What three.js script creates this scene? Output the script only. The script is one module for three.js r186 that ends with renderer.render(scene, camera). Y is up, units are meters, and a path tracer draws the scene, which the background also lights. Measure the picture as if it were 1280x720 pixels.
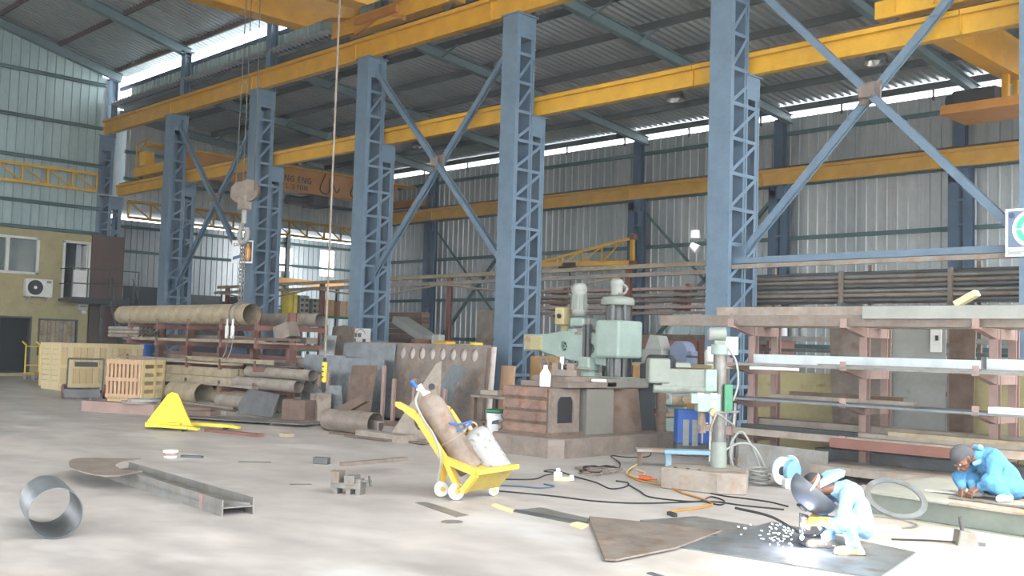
import * as THREE from 'three';
import { mergeGeometries, mergeVertices } from 'three/addons/utils/BufferGeometryUtils.js';
import { RoundedBoxGeometry } from 'three/addons/geometries/RoundedBoxGeometry.js';
import { MarchingCubes } from 'three/addons/objects/MarchingCubes.js';
import { ImprovedNoise } from 'three/addons/math/ImprovedNoise.js';
import { TextGeometry } from 'three/addons/geometries/TextGeometry.js';
import { FontLoader } from 'three/addons/loaders/FontLoader.js';

// ---------------------------------------------------------------- camera, sky, sun, exposure
const scene = new THREE.Scene();
const FOCAL = 1300, EYE = 1.6;                       // focal length in pixels of the 1280 x 720 frame
const camera = new THREE.PerspectiveCamera(2 * Math.atan(360 / FOCAL) * 180 / Math.PI, 1280 / 720, 0.05, 300);
camera.position.set(0, EYE, 0);
camera.rotation.order = 'YXZ';
camera.rotation.set(3.268 * Math.PI / 180, 45.269 * Math.PI / 180, 1.632 * Math.PI / 180);
camera.updateMatrixWorld(true);
scene.background = new THREE.Color().setRGB(0.9, 0.94, 1.0);          // white tropical haze
scene.backgroundIntensity = 7.0;
scene.fog = new THREE.FogExp2(0xdfe6ea, 0.0014);                      // thin haze added to imitate lens flare washing out the view
const sun = new THREE.DirectionalLight(0xfff4e0, 5.5);
sun.position.set(38, 60, 30); sun.target.position.set(0, 0, 0);
sun.castShadow = true; sun.shadow.mapSize.set(4096, 4096);
Object.assign(sun.shadow.camera, { left: -60, right: 60, top: 60, bottom: -60, near: 1, far: 200 });
sun.shadow.radius = 6;
scene.add(sun); scene.add(sun.target);
const renderer = new THREE.WebGLRenderer({ antialias: true });
renderer.shadowMap.enabled = true;
renderer.toneMapping = THREE.LinearToneMapping;
renderer.toneMappingExposure = 1.28;

// ---------------------------------------------------------------- helpers
const V = (x, y, z) => new THREE.Vector3(x, y, z);
let seed = 12345;
const rnd = (a = 0, b = 1) => { seed = (seed * 1664525 + 1013904223) >>> 0; return a + (b - a) * seed / 4294967296; };
// a pixel of the photograph to a point on the floor (or height y), on a plane z = c or a plane x = c
function ray(u, v) { return V((u - 640) / FOCAL, -(v - 360) / FOCAL, -1).applyQuaternion(camera.quaternion); }
function fl(u, v, y = 0) { const d = ray(u, v); return V(0, EYE, 0).addScaledVector(d, (y - EYE) / d.y); }
function onZ(u, v, z) { const d = ray(u, v); return V(0, EYE, 0).addScaledVector(d, z / d.z); }
function pixel(p) { const q = p.clone().project(camera); return [640 + q.x * 640, 360 - q.y * 360]; }
function onX(u, v, x) { const d = ray(u, v); return V(0, EYE, 0).addScaledVector(d, x / d.x); }

const M4 = (x = 0, y = 0, z = 0, rx = 0, ry = 0, rz = 0, s = 1) =>
  new THREE.Matrix4().compose(V(x, y, z), new THREE.Quaternion().setFromEuler(new THREE.Euler(rx, ry, rz, 'YXZ')), typeof s === 'number' ? V(s, s, s) : s);
const box = (w, h, d, x = 0, y = 0, z = 0, rx = 0, ry = 0, rz = 0) => new THREE.BoxGeometry(w, h, d).applyMatrix4(M4(x, y, z, rx, ry, rz));
const bx = (x0, x1, y0, y1, z0, z1) => box(Math.abs(x1 - x0), Math.abs(y1 - y0), Math.abs(z1 - z0), (x0 + x1) / 2, (y0 + y1) / 2, (z0 + z1) / 2);
const rbox = (w, h, d, r, x = 0, y = 0, z = 0, rx = 0, ry = 0, rz = 0, seg = 2) => new RoundedBoxGeometry(w, h, d, seg, r).applyMatrix4(M4(x, y, z, rx, ry, rz));
const cyl = (r0, r1, h, x = 0, y = 0, z = 0, seg = 20, rx = 0, ry = 0, rz = 0, open = false) => new THREE.CylinderGeometry(r0, r1, h, seg, 1, open).applyMatrix4(M4(x, y, z, rx, ry, rz));
const sph = (r, x = 0, y = 0, z = 0, sx = 1, sy = 1, sz = 1, seg = 16) => new THREE.SphereGeometry(r, seg, Math.round(seg * .7)).applyMatrix4(M4(x, y, z, 0, 0, 0, V(sx, sy, sz)));
const tor = (R, r, x = 0, y = 0, z = 0, rx = 0, ry = 0, rz = 0, arc = Math.PI * 2, seg = 28) => new THREE.TorusGeometry(R, r, 8, seg, arc).applyMatrix4(M4(x, y, z, rx, ry, rz));
const lathe = (pts, x = 0, y = 0, z = 0, seg = 24, rx = 0, ry = 0, rz = 0) => new THREE.LatheGeometry(pts.map(p => new THREE.Vector2(p[0], p[1])), seg).applyMatrix4(M4(x, y, z, rx, ry, rz));
// a frame with local z from p to q, local y as near to up as it can be
function frame(p, q, up = V(0, 1, 0)) {
  const z = q.clone().sub(p).normalize(); let u = up.clone();
  if (Math.abs(z.dot(u)) > .999) u = V(1, 0, 0);
  const x = u.clone().cross(z).normalize(), y = z.clone().cross(x);
  return new THREE.Matrix4().makeBasis(x, y, z).setPosition(p);
}
const bar = (p, q, w, h, up) => { const L = p.distanceTo(q); return new THREE.BoxGeometry(w, h, L).translate(0, 0, L / 2).applyMatrix4(frame(p, q, up)); };
const rod = (p, q, r, seg = 10, r2 = r, open = false) => { const L = p.distanceTo(q); return new THREE.CylinderGeometry(r2, r, L, seg, 1, open).rotateX(Math.PI / 2).translate(0, 0, L / 2).applyMatrix4(frame(p, q)); };
const tube = (pts, r, seg, rs = 7, closed = false) => new THREE.TubeGeometry(new THREE.CatmullRomCurve3(pts, closed, 'centripetal'), seg || pts.length * 6, r, rs, closed);
const shape = (pts, holes = []) => { const s = new THREE.Shape(pts.map(p => new THREE.Vector2(p[0], p[1]))); for (const h of holes) s.holes.push(new THREE.Path(h.map(p => new THREE.Vector2(p[0], p[1])))); return s; };
const ext = (pts, d, holes, bevel = 0, cs = 12) => new THREE.ExtrudeGeometry(shape(pts, holes), { depth: d, bevelEnabled: bevel > 0, bevelSize: bevel, bevelThickness: bevel, bevelSegments: 1, curveSegments: cs });
// a section (points in x, y) swept from p to q
const sweep = (pts, p, q, up) => ext(pts, p.distanceTo(q)).applyMatrix4(frame(p, q, up));
const Isec = (w, h, tf = .02, tw = .015) => [[-w / 2, -h / 2], [w / 2, -h / 2], [w / 2, -h / 2 + tf], [tw / 2, -h / 2 + tf], [tw / 2, h / 2 - tf], [w / 2, h / 2 - tf], [w / 2, h / 2], [-w / 2, h / 2], [-w / 2, h / 2 - tf], [-tw / 2, h / 2 - tf], [-tw / 2, -h / 2 + tf], [-w / 2, -h / 2 + tf]];
const Csec = (w, h, t = .012) => [[0, -h / 2], [w, -h / 2], [w, -h / 2 + t], [t, -h / 2 + t], [t, h / 2 - t], [w, h / 2 - t], [w, h / 2], [0, h / 2]];
const Lsec = (w, h, t = .008) => [[0, 0], [w, 0], [w, t], [t, t], [t, h], [0, h]];
const circ = (r, n = 24, cx = 0, cy = 0) => Array.from({ length: n }, (_, i) => [cx + r * Math.cos(i / n * 6.28319), cy + r * Math.sin(i / n * 6.28319)]);
// a hollow pipe from p to q
function pipe(p, q, R, t, seg = 24) {
  const L = p.distanceTo(q);
  return new THREE.LatheGeometry([[R - t, 0], [R, 0], [R, L], [R - t, L], [R - t, 0]].map(a => new THREE.Vector2(...a)), seg).rotateX(Math.PI / 2).applyMatrix4(frame(p, q));
}
function creased(g) {                                  // flat shading where a lathe turns a sharp corner
  const n = g.index ? g.toNonIndexed() : g; return n;
}
// box-projected texture coordinates in metres
function metreUV(g) {
  const p = g.attributes.position, uv = new Float32Array(p.count * 2);
  const a = V(0, 0, 0), b = V(0, 0, 0), c = V(0, 0, 0);
  for (let i = 0; i < p.count; i += 3) {
    a.fromBufferAttribute(p, i); b.fromBufferAttribute(p, i + 1); c.fromBufferAttribute(p, i + 2);
    const n = b.clone().sub(a).cross(c.clone().sub(a)), ax = Math.abs(n.x), ay = Math.abs(n.y), az = Math.abs(n.z);
    [a, b, c].forEach((v, k) => {
      const [s, t] = ax >= ay && ax >= az ? [v.z, v.y] : ay >= az ? [v.x, v.z] : [v.x, v.y];
      uv[(i + k) * 2] = s + .13; uv[(i + k) * 2 + 1] = t + .37;
    });
  }
  g.setAttribute('uv', new THREE.BufferAttribute(uv, 2));
}
function geo(list) {
  list = (Array.isArray(list) ? list.flat(3) : [list]).map(g => {
    const n = g.index ? g.toNonIndexed() : g.clone();
    for (const k of Object.keys(n.attributes)) if (!['position', 'normal', 'uv'].includes(k)) n.deleteAttribute(k);
    if (!n.attributes.normal) n.computeVertexNormals();
    if (n.attributes.uv) n.deleteAttribute('uv');
    n.morphAttributes = {};
    return n;
  });
  const g = list.length > 1 ? mergeGeometries(list) : list[0];
  metreUV(g);
  return g;
}
const taken = new Map();
function numbered(name) { const n = taken.get(name) || 0; taken.set(name, n + 1); return n ? `${name}_${String(n).padStart(3, '0')}` : name; }
function raw(name, g, m, parent) {
  const o = new THREE.Mesh(g, m); o.castShadow = o.receiveShadow = true;
  o.name = parent ? name : numbered(name); (parent || scene).add(o); return o;
}
const obj = (name, list, m, parent) => raw(name, geo(list), m, parent);
function tag(o, label, category, group) { o.userData.label = label; o.userData.category = category; if (group) o.userData.group = group; return o; }
function thing(name, label, category, pos = [0, 0, 0], turn = 0, group) {
  const o = new THREE.Group(); o.name = numbered(name); scene.add(o);
  if (pos.isVector3) o.position.copy(pos); else o.position.set(...pos);
  o.rotation.y = turn; return tag(o, label, category, group);
}
function single(name, list, m, label, category, group, pos, turn = 0) {
  const o = obj(name, list, m); if (pos) { if (pos.isVector3) o.position.copy(pos); else o.position.set(...pos); o.rotation.y = turn; }
  return tag(o, label, category, group);
}
function struct(name, list, m) { const o = obj(name, list, m); o.userData.kind = 'structure'; return o; }
function structGroup(name) { const o = new THREE.Group(); o.name = numbered(name); o.userData.kind = 'structure'; scene.add(o); return o; }

// ---------------------------------------------------------------- textures and materials
const noise = new ImprovedNoise();
function fbm(x, y, z, oct = 4) { let s = 0, a = 1, f = 1, t = 0; for (let i = 0; i < oct; i++) { s += a * noise.noise(x * f, y * f, z + i * 7.3); t += a; a *= .55; f *= 2.1; } return s / t; }
// noise that tiles with period P
function tileN(u, v, P, z, oct) {
  const a = fbm(u, v, z, oct), b = fbm(u - P, v, z, oct), c = fbm(u, v - P, z, oct), d = fbm(u - P, v - P, z, oct), s = u / P, t = v / P;
  return (a * (1 - s) + b * s) * (1 - t) + (c * (1 - s) + d * s) * t;
}
function makeTex(n, metres, fn, srgb = true) {
  const data = new Uint8Array(n * n * 4);
  for (let j = 0; j < n; j++) for (let i = 0; i < n; i++) {
    const c = fn(i / n, j / n), k = (j * n + i) * 4;
    data[k] = Math.max(0, Math.min(255, c[0] * 255)); data[k + 1] = Math.max(0, Math.min(255, c[1] * 255)); data[k + 2] = Math.max(0, Math.min(255, c[2] * 255)); data[k + 3] = 255;
  }
  const t = new THREE.DataTexture(data, n, n); t.wrapS = t.wrapT = THREE.RepeatWrapping; t.magFilter = THREE.LinearFilter; t.minFilter = THREE.LinearMipmapLinearFilter; t.generateMipmaps = true;
  if (srgb) t.colorSpace = THREE.SRGBColorSpace;
  t.repeat.set(1 / metres, 1 / metres); t.needsUpdate = true; return t;
}
const mix = (a, b, t) => a.map((v, i) => v + (b[i] - v) * t);
const sat = (x, a, b) => Math.max(0, Math.min(1, (x - a) / (b - a)));
// mottled paint: pale blotches, dark grime spots
const texGrime = makeTex(384, 1.6, (u, v) => {
  const a = tileN(u * 4, v * 4, 4, 1, 4), b = tileN(u * 24, v * 24, 24, 5, 2);
  let g = .92 + a * .16 + b * .06; const d = sat(tileN(u * 9, v * 9, 9, 9, 3), .22, .4);
  return mix([g, g, g * .99], [.62, .56, .48], d * .45);
});
// mill scale and rust on bare steel
const texRust = makeTex(384, 1.1, (u, v) => {
  const a = tileN(u * 3, v * 3, 3, 2, 4), b = tileN(u * 20, v * 20, 20, 4, 2), r = sat(tileN(u * 6, v * 6, 6, 12, 4), 0.02, .35);
  const g = .86 + a * .3 + b * .1;
  return mix([g, g * .98, g * .96], [.86 * g, .66 * g, .5 * g], r * .6);
});
const texGalv = makeTex(256, .9, (u, v) => {
  const a = tileN(u * 5, v * 1.5, 5, 3, 3), b = tileN(u * 30, v * 30, 30, 6, 2); const g = .93 + a * .16 + b * .05; return [g, g, g];
});
const texWood = makeTex(256, .8, (u, v) => {
  const w = tileN(u * 22, v * 2, 22, 8, 3) + .5 * tileN(u * 40, v * 5, 40, 3, 2); const g = .95 + w * .1; return [g, g * .98, g * .94];
});
const bumpFine = makeTex(256, .5, (u, v) => { const g = .5 + tileN(u * 16, v * 16, 16, 4, 3) * .5; return [g, g, g]; }, false);
function mat(color, { rough = .6, metal = 0, tex = texGrime, bump = 0, side, ...rest } = {}) {
  const m = new THREE.MeshStandardMaterial({ color, roughness: rough, metalness: metal, ...rest });
  if (tex) m.map = tex;
  if (bump) { m.bumpMap = bumpFine; m.bumpScale = bump; }
  if (side) m.side = side;
  return m;
}
const L = {
  blue: mat(0x6a8196, { rough: .5 }), blueDk: mat(0x435c75, { rough: .5 }), blueRoof: mat(0x748a90, { rough: .5 }), bluePale: mat(0x92a5b0, { rough: .5 }),
  yellow: mat(0xd6a020, { rough: .45 }), yellow2: mat(0xe0ac28, { rough: .45 }), orange: mat(0xbb7f2a, { rough: .5 }),
  brightYellow: mat(0xf0d838, { rough: .5 }),
  galv: [0xb9bfbf, 0xb2b9ba, 0xc0c5c4].map(c => mat(c, { rough: .38, metal: .55, tex: texGalv })),
  wallSheet: [0xacc0bf, 0xa5baba, 0xb2c5c3].map(c => mat(c, { rough: .42, metal: .35, tex: texGalv })),
  roofSheet: [0xbfc6c6, 0xb8c0c0, 0xc6cbca].map(c => mat(c, { rough: .32, metal: .6, tex: texGalv })),
  purlin: mat(0x565d60, { rough: .6 }), purlinRed: mat(0x5c4a48, { rough: .7 }), girt: mat(0x4e6a6c, { rough: .6 }),
  steel: mat(0x8f908d, { rough: .45, metal: .35, tex: texRust }), steelDk: mat(0x64686b, { rough: .5, metal: .3, tex: texRust }), steelBlue: mat(0x7a848b, { rough: .45, metal: .25, tex: texRust }),
  steelBrown: mat(0x8f857c, { rough: .6, metal: .12, tex: texRust }), rust: mat(0x7c6a5d, { rough: .85, metal: .1, tex: texRust }), dust: mat(0xa59d93, { rough: .9, tex: texRust }),
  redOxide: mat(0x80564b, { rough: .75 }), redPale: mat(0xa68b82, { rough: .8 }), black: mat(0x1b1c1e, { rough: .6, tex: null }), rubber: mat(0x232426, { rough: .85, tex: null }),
  white: mat(0xe8e8e4, { rough: .5 }), whitePl: mat(0xeeeeee, { rough: .4, tex: null }), green: mat(0x3f8a63, { rough: .5 }), greenPale: mat(0x90a299, { rough: .5 }), greenGrey: mat(0x878f85, { rough: .55 }), greyPaint: mat(0x9a9c96, { rough: .55 }),
  blueBright: mat(0x2a63b8, { rough: .5 }), ochre: mat(0xb0a57a, { rough: .9, bump: .002 }), wood: mat(0xd2bd90, { rough: .8, tex: texWood }), woodPale: mat(0xdecfa6, { rough: .8, tex: texWood }), woodRed: mat(0xc9a78a, { rough: .8, tex: texWood }), ply: mat(0xbd9660, { rough: .8, tex: texWood }),
  zinc: mat(0xb4bcbc, { rough: .38, metal: .6, tex: texGalv }), cartYellow: mat(0xe2b644, { rough: .5 }), runYellow: mat(0xd2a23a, { rough: .5 }),
  chrome: mat(0xb9bcbd, { rough: .22, metal: .9, tex: null }), dark: mat(0x2f3233, { rough: .8, tex: null }), brownPanel: mat(0x5e4a40, { rough: .85 }), beige: mat(0xb3a88c, { rough: .8, tex: texRust }),
};
// ---------------------------------------------------------------- the hall: dimensions in metres
const XE = -41, XO = 4, ZC = -17.2, ZF = -30.3, ZN = 9;                // end wall, open end, column row, far wall, wall on the camera's side
const nearRoof = z => z < -4.3 ? 12.45 + .25 * (z + 17.6) : 12.45 + .25 * (-4.3 + 17.6) - .25 * (z + 4.3);
const farRoof = z => 10.98 + .1 * (z + 17.5);
const colX = [-35.18, -29.36, -23.57, -17.68, -11.66, -5.75, .15];

// floor of worn concrete with stains, dust, and pink blotches painted in for the camera's colour cast
const texFloor = makeTex(1024, 18, (u, v) => {
  const a = tileN(u * 5, v * 5, 5, 1, 5), b = tileN(u * 60, v * 60, 60, 4, 2), c = tileN(u * 14, v * 26, 14, 7, 4), r = sat(tileN(u * 7, v * 7, 7, 15, 3), .1, .4);
  const s = sat(tileN(u * 18, v * 18, 18, 21, 4), .14, .4), w = sat(tileN(u * 9, v * 16, 9, 31, 4), .12, .36);
  let g = .74 + a * .2 + b * .06 + c * .16;
  let k = mix([g, g * .99, g * .978], [g * 1.02, g * .88, g * .84], r * .6);
  k = mix(k, [.5, .48, .47], s * .5); return mix(k, [.88, .9, .91], w * .6);
});
const floorMat = mat(0xe4ddd6, { rough: .55, tex: texFloor, bump: .0015 });
struct('floor', bx(-60, XO, -.3, 0, -34, ZN), floorMat);
struct('trim_yard', bx(XO, 90, -.34, -.02, -70, 80), mat(0xcfc8ba, { rough: .95, tex: texFloor }));
struct('trim_forecourt', bx(-60, XO, -.34, -.02, ZN, 80), mat(0xcfc8ba, { rough: .95, tex: texFloor }));

// profiled sheet: width w along x, length l along y, ribs standing out along z
function sheetGeo(w, l, ribs, rise, base = rise > .045 ? .17 : .07, top = rise > .045 ? .09 : .03) {
  const p = [], pitch = w / ribs;
  for (let i = 0; i < ribs; i++) { const c = (i + .5) * pitch; p.push([i * pitch, 0], [c - base / 2, 0], [c - top / 2, rise], [c + top / 2, rise], [c + base / 2, 0]); }
  p.push([w, 0]);
  const back = p.slice().reverse().map(([a, b]) => [a, b - .004]);
  const g = new THREE.ExtrudeGeometry(shape([...p, ...back]), { depth: l, bevelEnabled: false });
  g.applyMatrix4(new THREE.Matrix4().makeBasis(V(1, 0, 0), V(0, 0, 1), V(0, 1, 0)));   // profile in x-z, length along y
  return flipIfNeeded(geo(g));
}
function flipIfNeeded(g) {                                     // the basis above mirrors the shape: turn the triangles round
  const p = g.attributes.position, n = g.attributes.normal, u = g.attributes.uv;
  for (const at of [p, n, u]) for (let i = 0; i < at.count; i += 3) for (let k = 0; k < at.itemSize; k++) { const t = at.array[(i + 1) * at.itemSize + k]; at.array[(i + 1) * at.itemSize + k] = at.array[(i + 2) * at.itemSize + k]; at.array[(i + 2) * at.itemSize + k] = t; }
  g.computeVertexNormals(); return g;
}
const sheetCache = new Map();
function sheetMesh(parent, name, w, l, ribs, rise, mats, place) {
  const key = [w, l.toFixed(3), ribs, rise].join(); if (!sheetCache.has(key)) sheetCache.set(key, sheetGeo(w, l, ribs, rise));
  const o = raw(name, sheetCache.get(key), mats[Math.floor(rnd(0, mats.length))], parent); place(o); return o;
}
// ---- end wall of the near bay (faces +x): sheets above the office, each its own length under the slope
const gable = structGroup('wall_left');
for (let z = ZN - 1.2; z > -17.4; z -= 1) {
  const top = Math.min(nearRoof(z), nearRoof(z + 1)) - .12;
  sheetMesh(gable, 'cladding_sheet', 1, top - 5.55, 3, .035, L.wallSheet, o => { o.position.set(XE - .06, 5.55, z + 1); o.rotation.y = Math.PI / 2; });
}
const girt = (p, q, m = L.girt, h = .13) => sweep(Csec(.1, h, .01), p, q);
for (const y of [11.62, 9.86, 8.34, 6.63, 5.64]) obj('girt', girt(V(XE + .02, y, -17.3), V(XE + .02, y, ZN)), L.girt, gable);
// ---- end wall of the far bay, from the truss up
const gable2 = structGroup('wall_left');
for (let z = -19.3; z > ZF - 1; z -= 1) sheetMesh(gable2, 'cladding_sheet', 1, farRoof(z) - .12 - 6.75, 3, .035, L.galv, o => { o.position.set(XE - .06, 6.75, z + 1); o.rotation.y = Math.PI / 2; });
for (const y of [8.0, 9.1]) obj('girt', girt(V(XE + .02, y, ZF), V(XE + .02, y, -18.2)), L.girt, gable2);
obj('corner_flashing', [bx(XE - .62, XE - .6, 7.3, 12.1, -19.0, -17.0)], L.galv[1], gable2);
// ---- lean-to beyond the far bay: back wall with two window openings and an open strip under its roof
const annex = structGroup('wall_back');
const ax = -47.5;
const openings = [[-29.6, -29.7, 5.3, 6.5], [-32.3, -32.4, 5.2, 6.6], [-19.75, -19.8, 4.6, 5.2]];
for (let z = -17; z > -34.5; z -= .9) {
  const cut = openings.find(o => o[0] > z - .9 && o[1] < z);
  const put = (y0, y1) => sheetMesh(annex, 'cladding_sheet', .9, y1 - y0, 3, .035, L.galv, o => { o.position.set(ax, y0, z); o.rotation.y = Math.PI / 2; });
  if (cut) { put(0, cut[2]); put(cut[3], 7.08); } else put(0, 7.08);
}
for (const y of [1.6, 3.4, 5.6, 6.75]) obj('girt', girt(V(ax + .05, y, -34.5), V(ax + .05, y, -17)), L.girt, annex);
for (const z of [-18.2, -24.2, -30.1]) obj('post', sweep(Isec(.2, .2), V(ax + .2, 0, z), V(ax + .2, 7.15, z)), L.purlin, annex);
struct('ceiling', [bx(ax - .4, XE, 7.22, 7.26, -34.6, -16.9)], L.roofSheet[1]);
struct('wall_back', bx(ax, XE - .3, 0, 7.2, -34.8, -34.6), L.galv[1]);
struct('wall_back', bx(ax, XE - .3, 0, 7.2, -16.8, -16.6), L.galv[1]);

// ---- far wall (faces +z)
const far = structGroup('wall_far');
for (let x = XE - .3; x < XO; x += 1) sheetMesh(far, 'cladding_sheet', 1, 9.43, 3, .044, L.galv, o => { o.position.set(x, 0, ZF - .08); });
for (const y of [8.9, 7.2, 5.42, 3.6, 1.9, .6]) obj('girt', girt(V(XE, y, ZF + .02), V(XO, y, ZF + .02)), L.girt, far);
for (let x = XE + 1.5; x < XO; x += 2.94) obj('hanger', bx(x, x + .05, 9.3, 9.66, ZF - .06, ZF), L.purlin, far);

// ---- upper wall under the near roof: light slot above, cladding below, meeting the far roof
const upper = structGroup('wall_clerestory');
for (let x = -40.1; x < XO; x += 1) sheetMesh(upper, 'cladding_sheet', 1, .6, 3, .035, L.wallSheet, o => o.position.set(x, 10.98, -17.98));
for (const y of [11.6, 11.0]) obj('girt', girt(V(XE, y, -17.9), V(XO, y, -17.9)), L.blueDk, upper);

// ---- roofs: sheets lie along the slope, ribs down
function roof(name, x0, x1, z0, z1, f, w, ribs, rise) {
  const r = structGroup(name), a = V(0, f(z0), z0), b = V(0, f(z1), z1), len = a.distanceTo(b), dir = b.clone().sub(a).normalize();
  const m = new THREE.Matrix4().makeBasis(V(1, 0, 0), dir, V(1, 0, 0).cross(dir));
  for (let x = x0; x < x1; x += w) sheetMesh(r, 'roof_sheet', w, len, ribs, rise, L.roofSheet, o => { o.quaternion.setFromRotationMatrix(m); o.position.set(x, f(z0), z0); });
  return r;
}
const nearR = roof('ceiling', XE - .4, XO + .4, -18.3, -11, nearRoof, 1, 4, .07);
const nearR2 = roof('ceiling', XE - .4, XO + .4, 1, ZN + .6, nearRoof, 1, 4, .07);
// both sides of the ridge: ribbed sheets with every third one of milky daylight plastic
const daylight = new THREE.MeshPhysicalMaterial({ color: 0xf6f6f4, roughness: 1, transmission: .6, thickness: 0, side: THREE.DoubleSide });
function ridgeSlope(z0, z1) {
  const r = structGroup('ceiling'), a = V(0, nearRoof(z0), z0), b = V(0, nearRoof(z1), z1), len = a.distanceTo(b), dir = b.clone().sub(a).normalize();
  const m = new THREE.Matrix4().makeBasis(V(1, 0, 0), dir, V(1, 0, 0).cross(dir));
  let i = 0; for (let x = XE - .4; x < XO + .4; x += 1, i++) { const lit = i % 5 < 1 && x > -34; sheetMesh(r, lit ? 'daylight_sheet' : 'roof_sheet', 1, len, 4, .07, lit ? [daylight] : L.roofSheet, o => { o.quaternion.setFromRotationMatrix(m); o.position.set(x, nearRoof(z0), z0); }); }
}
ridgeSlope(-11, -4.3); ridgeSlope(-4.3, 1);
const farR = roof('ceiling', XE - .4, XO, -17.6, ZF - .5, farRoof, 1, 4, .07);
const purl = (y, z) => sweep(Csec(.07, .2, .012), V(XE, y - .13, z), V(XO, y - .13, z));
for (let i = 0; i < 6; i++) { const z = -17.65 + 2.3 * i; obj('purlin', purl(nearRoof(z), z), L.purlinRed, nearR); }
for (let i = 0; i < 6; i++) { const z = -3.5 + 2.3 * i; obj('purlin', purl(nearRoof(z), z), L.purlinRed, nearR2); }
for (let i = 0; i < 7; i++) { const z = -18.1 - 1.96 * i; obj('purlin', purl(farRoof(z), z), L.purlin, farR); }
// rafters at every column line: welded I girders, those of the near bay deeper at the eave
for (const x of [XE + .1, ...colX]) {
  const y = z => nearRoof(z) - .36;
  obj('rafter', sweep(Isec(.24, .34), V(x, y(-17.9), -17.9), V(x, y(-4.3), -4.3), V(0, 1, 0)), L.blueRoof, nearR);
  obj('rafter', sweep(Isec(.24, .34), V(x, y(-4.3), -4.3), V(x, y(ZN), ZN)), L.blueRoof, nearR2);
  obj('rafter', sweep(Isec(.2, .3), V(x, farRoof(-17.9) - .38, -17.9), V(x, farRoof(ZF + .1) - .38, ZF + .1)), L.blueRoof, farR);
  for (const z of [-20, -22]) obj('knee_brace', bar(V(x + .05, farRoof(z) - .5, z - .05), V(x + .75, farRoof(z) - .24, z - .05), .05, .05), L.blueRoof, farR);
}
obj('verge_trim', bar(V(XE - .03, nearRoof(-18) - .2, -18), V(XE - .03, nearRoof(-4.3) - .2, -4.3), .04, .44), L.wallSheet[1], nearR);
obj('verge_trim', bar(V(XE - .03, nearRoof(-4.3) - .2, -4.3), V(XE - .03, nearRoof(ZN) - .2, ZN), .04, .44), L.wallSheet[1], nearR2);
obj('verge_trim', bar(V(XE - .03, farRoof(-18.2) - .2, -18.2), V(XE - .03, farRoof(ZF) - .2, ZF), .04, .44), L.galv[1], farR);
// ---- camera's side of the near bay: columns, cladding from five metres up, open below; closed gable at the end beyond the office
const side = structGroup('wall_right');
for (let x = XE; x < XO; x += 1) sheetMesh(side, 'cladding_sheet', 1, 4.6, 3, .035, L.wallSheet, o => { o.position.set(x + 1, 7.2, ZN + .1); o.rotation.y = Math.PI; });
for (const x of [XE + .2, ...colX, XO - .2]) obj('post', sweep(Isec(.3, .5), V(x, 0, ZN - .2), V(x, 12, ZN - .2)), L.blue, side);
for (const y of [7.3, 9.2, 10.8]) obj('girt', girt(V(XE, y, ZN - .02), V(XO, y, ZN - .02)), L.girt, side);
for (let x = XE; x < -26; x += 1) sheetMesh(side, 'cladding_sheet', 1, 7.2, 3, .035, L.wallSheet, o => { o.position.set(x + 1, 0, ZN + .1); o.rotation.y = Math.PI; });
// ---------------------------------------------------------------- laced columns of the row between the bays
const colPlace = ['beside the balcony of the ochre office', 'behind the hanging crane hook, carrying a safety poster', 'carrying a small white notice board low down', 'between the brown plate stack and the radial drill', 'behind the small drill press and the bar rack', 'carrying a round white and green emblem board'];
const gBatten = geo(bar(V(.252, 0, -.02), V(.252, 0, -.58), .014, .07)), gBatten2 = geo(bar(V(.252, 0, -.58), V(.252, 0, -.98), .014, .07));
const gLace = geo(bar(V(.254, 0, -.02), V(.254, .7, -.58), .07, .012, V(1, 0, 0))), gLaceL = geo(bar(V(.254, 0, -.02), V(.254, .7, -.98), .07, .012, V(1, 0, 0)));
function chord(z, top, w = .46) { return [bx(-w / 2, w / 2, 0, top, z - .018, z), bx(-w / 2, w / 2, 0, top, z - .12, z - .102), bx(-.012, .012, 0, top, z - .12, z)]; }
const colG = {
  front: geo([bx(-.25, .25, 0, 9.6, -.02, 0), bx(-.25, -.232, 0, 9.6, -.13, -.02), bx(.232, .25, 0, 9.6, -.13, -.02)]),
  mid: geo([bx(-.24, -.222, 0, 9.3, -.62, -.5), bx(.222, .24, 0, 9.3, -.62, -.5), bx(-.24, .24, 0, 9.3, -.53, -.515)]),
  back: geo([bx(-.25, .25, 0, 7.2, -1.04, -1.02), bx(.232, .25, 0, 7.2, -1.02, -.9), bx(-.25, -.232, 0, 7.2, -1.02, -.9)]),
  far: geo([bx(-.25, -.238, 0, 9.3, -.5, -.13)]),
  head: geo([bx(-.26, .26, 9.05, 9.6, -.64, -.02), bx(-.3, .3, 9.6, 9.64, -.68, .03)]),
  corbel: geo([bx(-.26, .26, 6.72, 7.2, -1.05, -.6), bx(-.29, .29, 7.2, 7.24, -1.12, -.58)]),
  foot: geo([bx(-.4, .4, 0, .04, -1.2, .15), bx(-.012, .012, .04, .4, 0, .13), bx(-.3, -.27, .04, .3, -1, 0), bx(.27, .3, .04, .3, -1, 0)]),
  roofPost: geo([sweep(Isec(.3, .26), V(0, 9.64, -.58), V(0, 12.02, -.58), V(0, 0, 1)), bx(-.22, .22, 11.98, 12.04, -.8, -.36)]),
  edgeF: geo(bx(.25, .262, 0, 9.4, -.05, 0)), edgeM: geo(bx(.245, .262, 0, 9.3, -.62, -.565)), edgeB: geo(bx(.25, .262, 0, 7.0, -1.04, -.985)),
};
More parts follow.
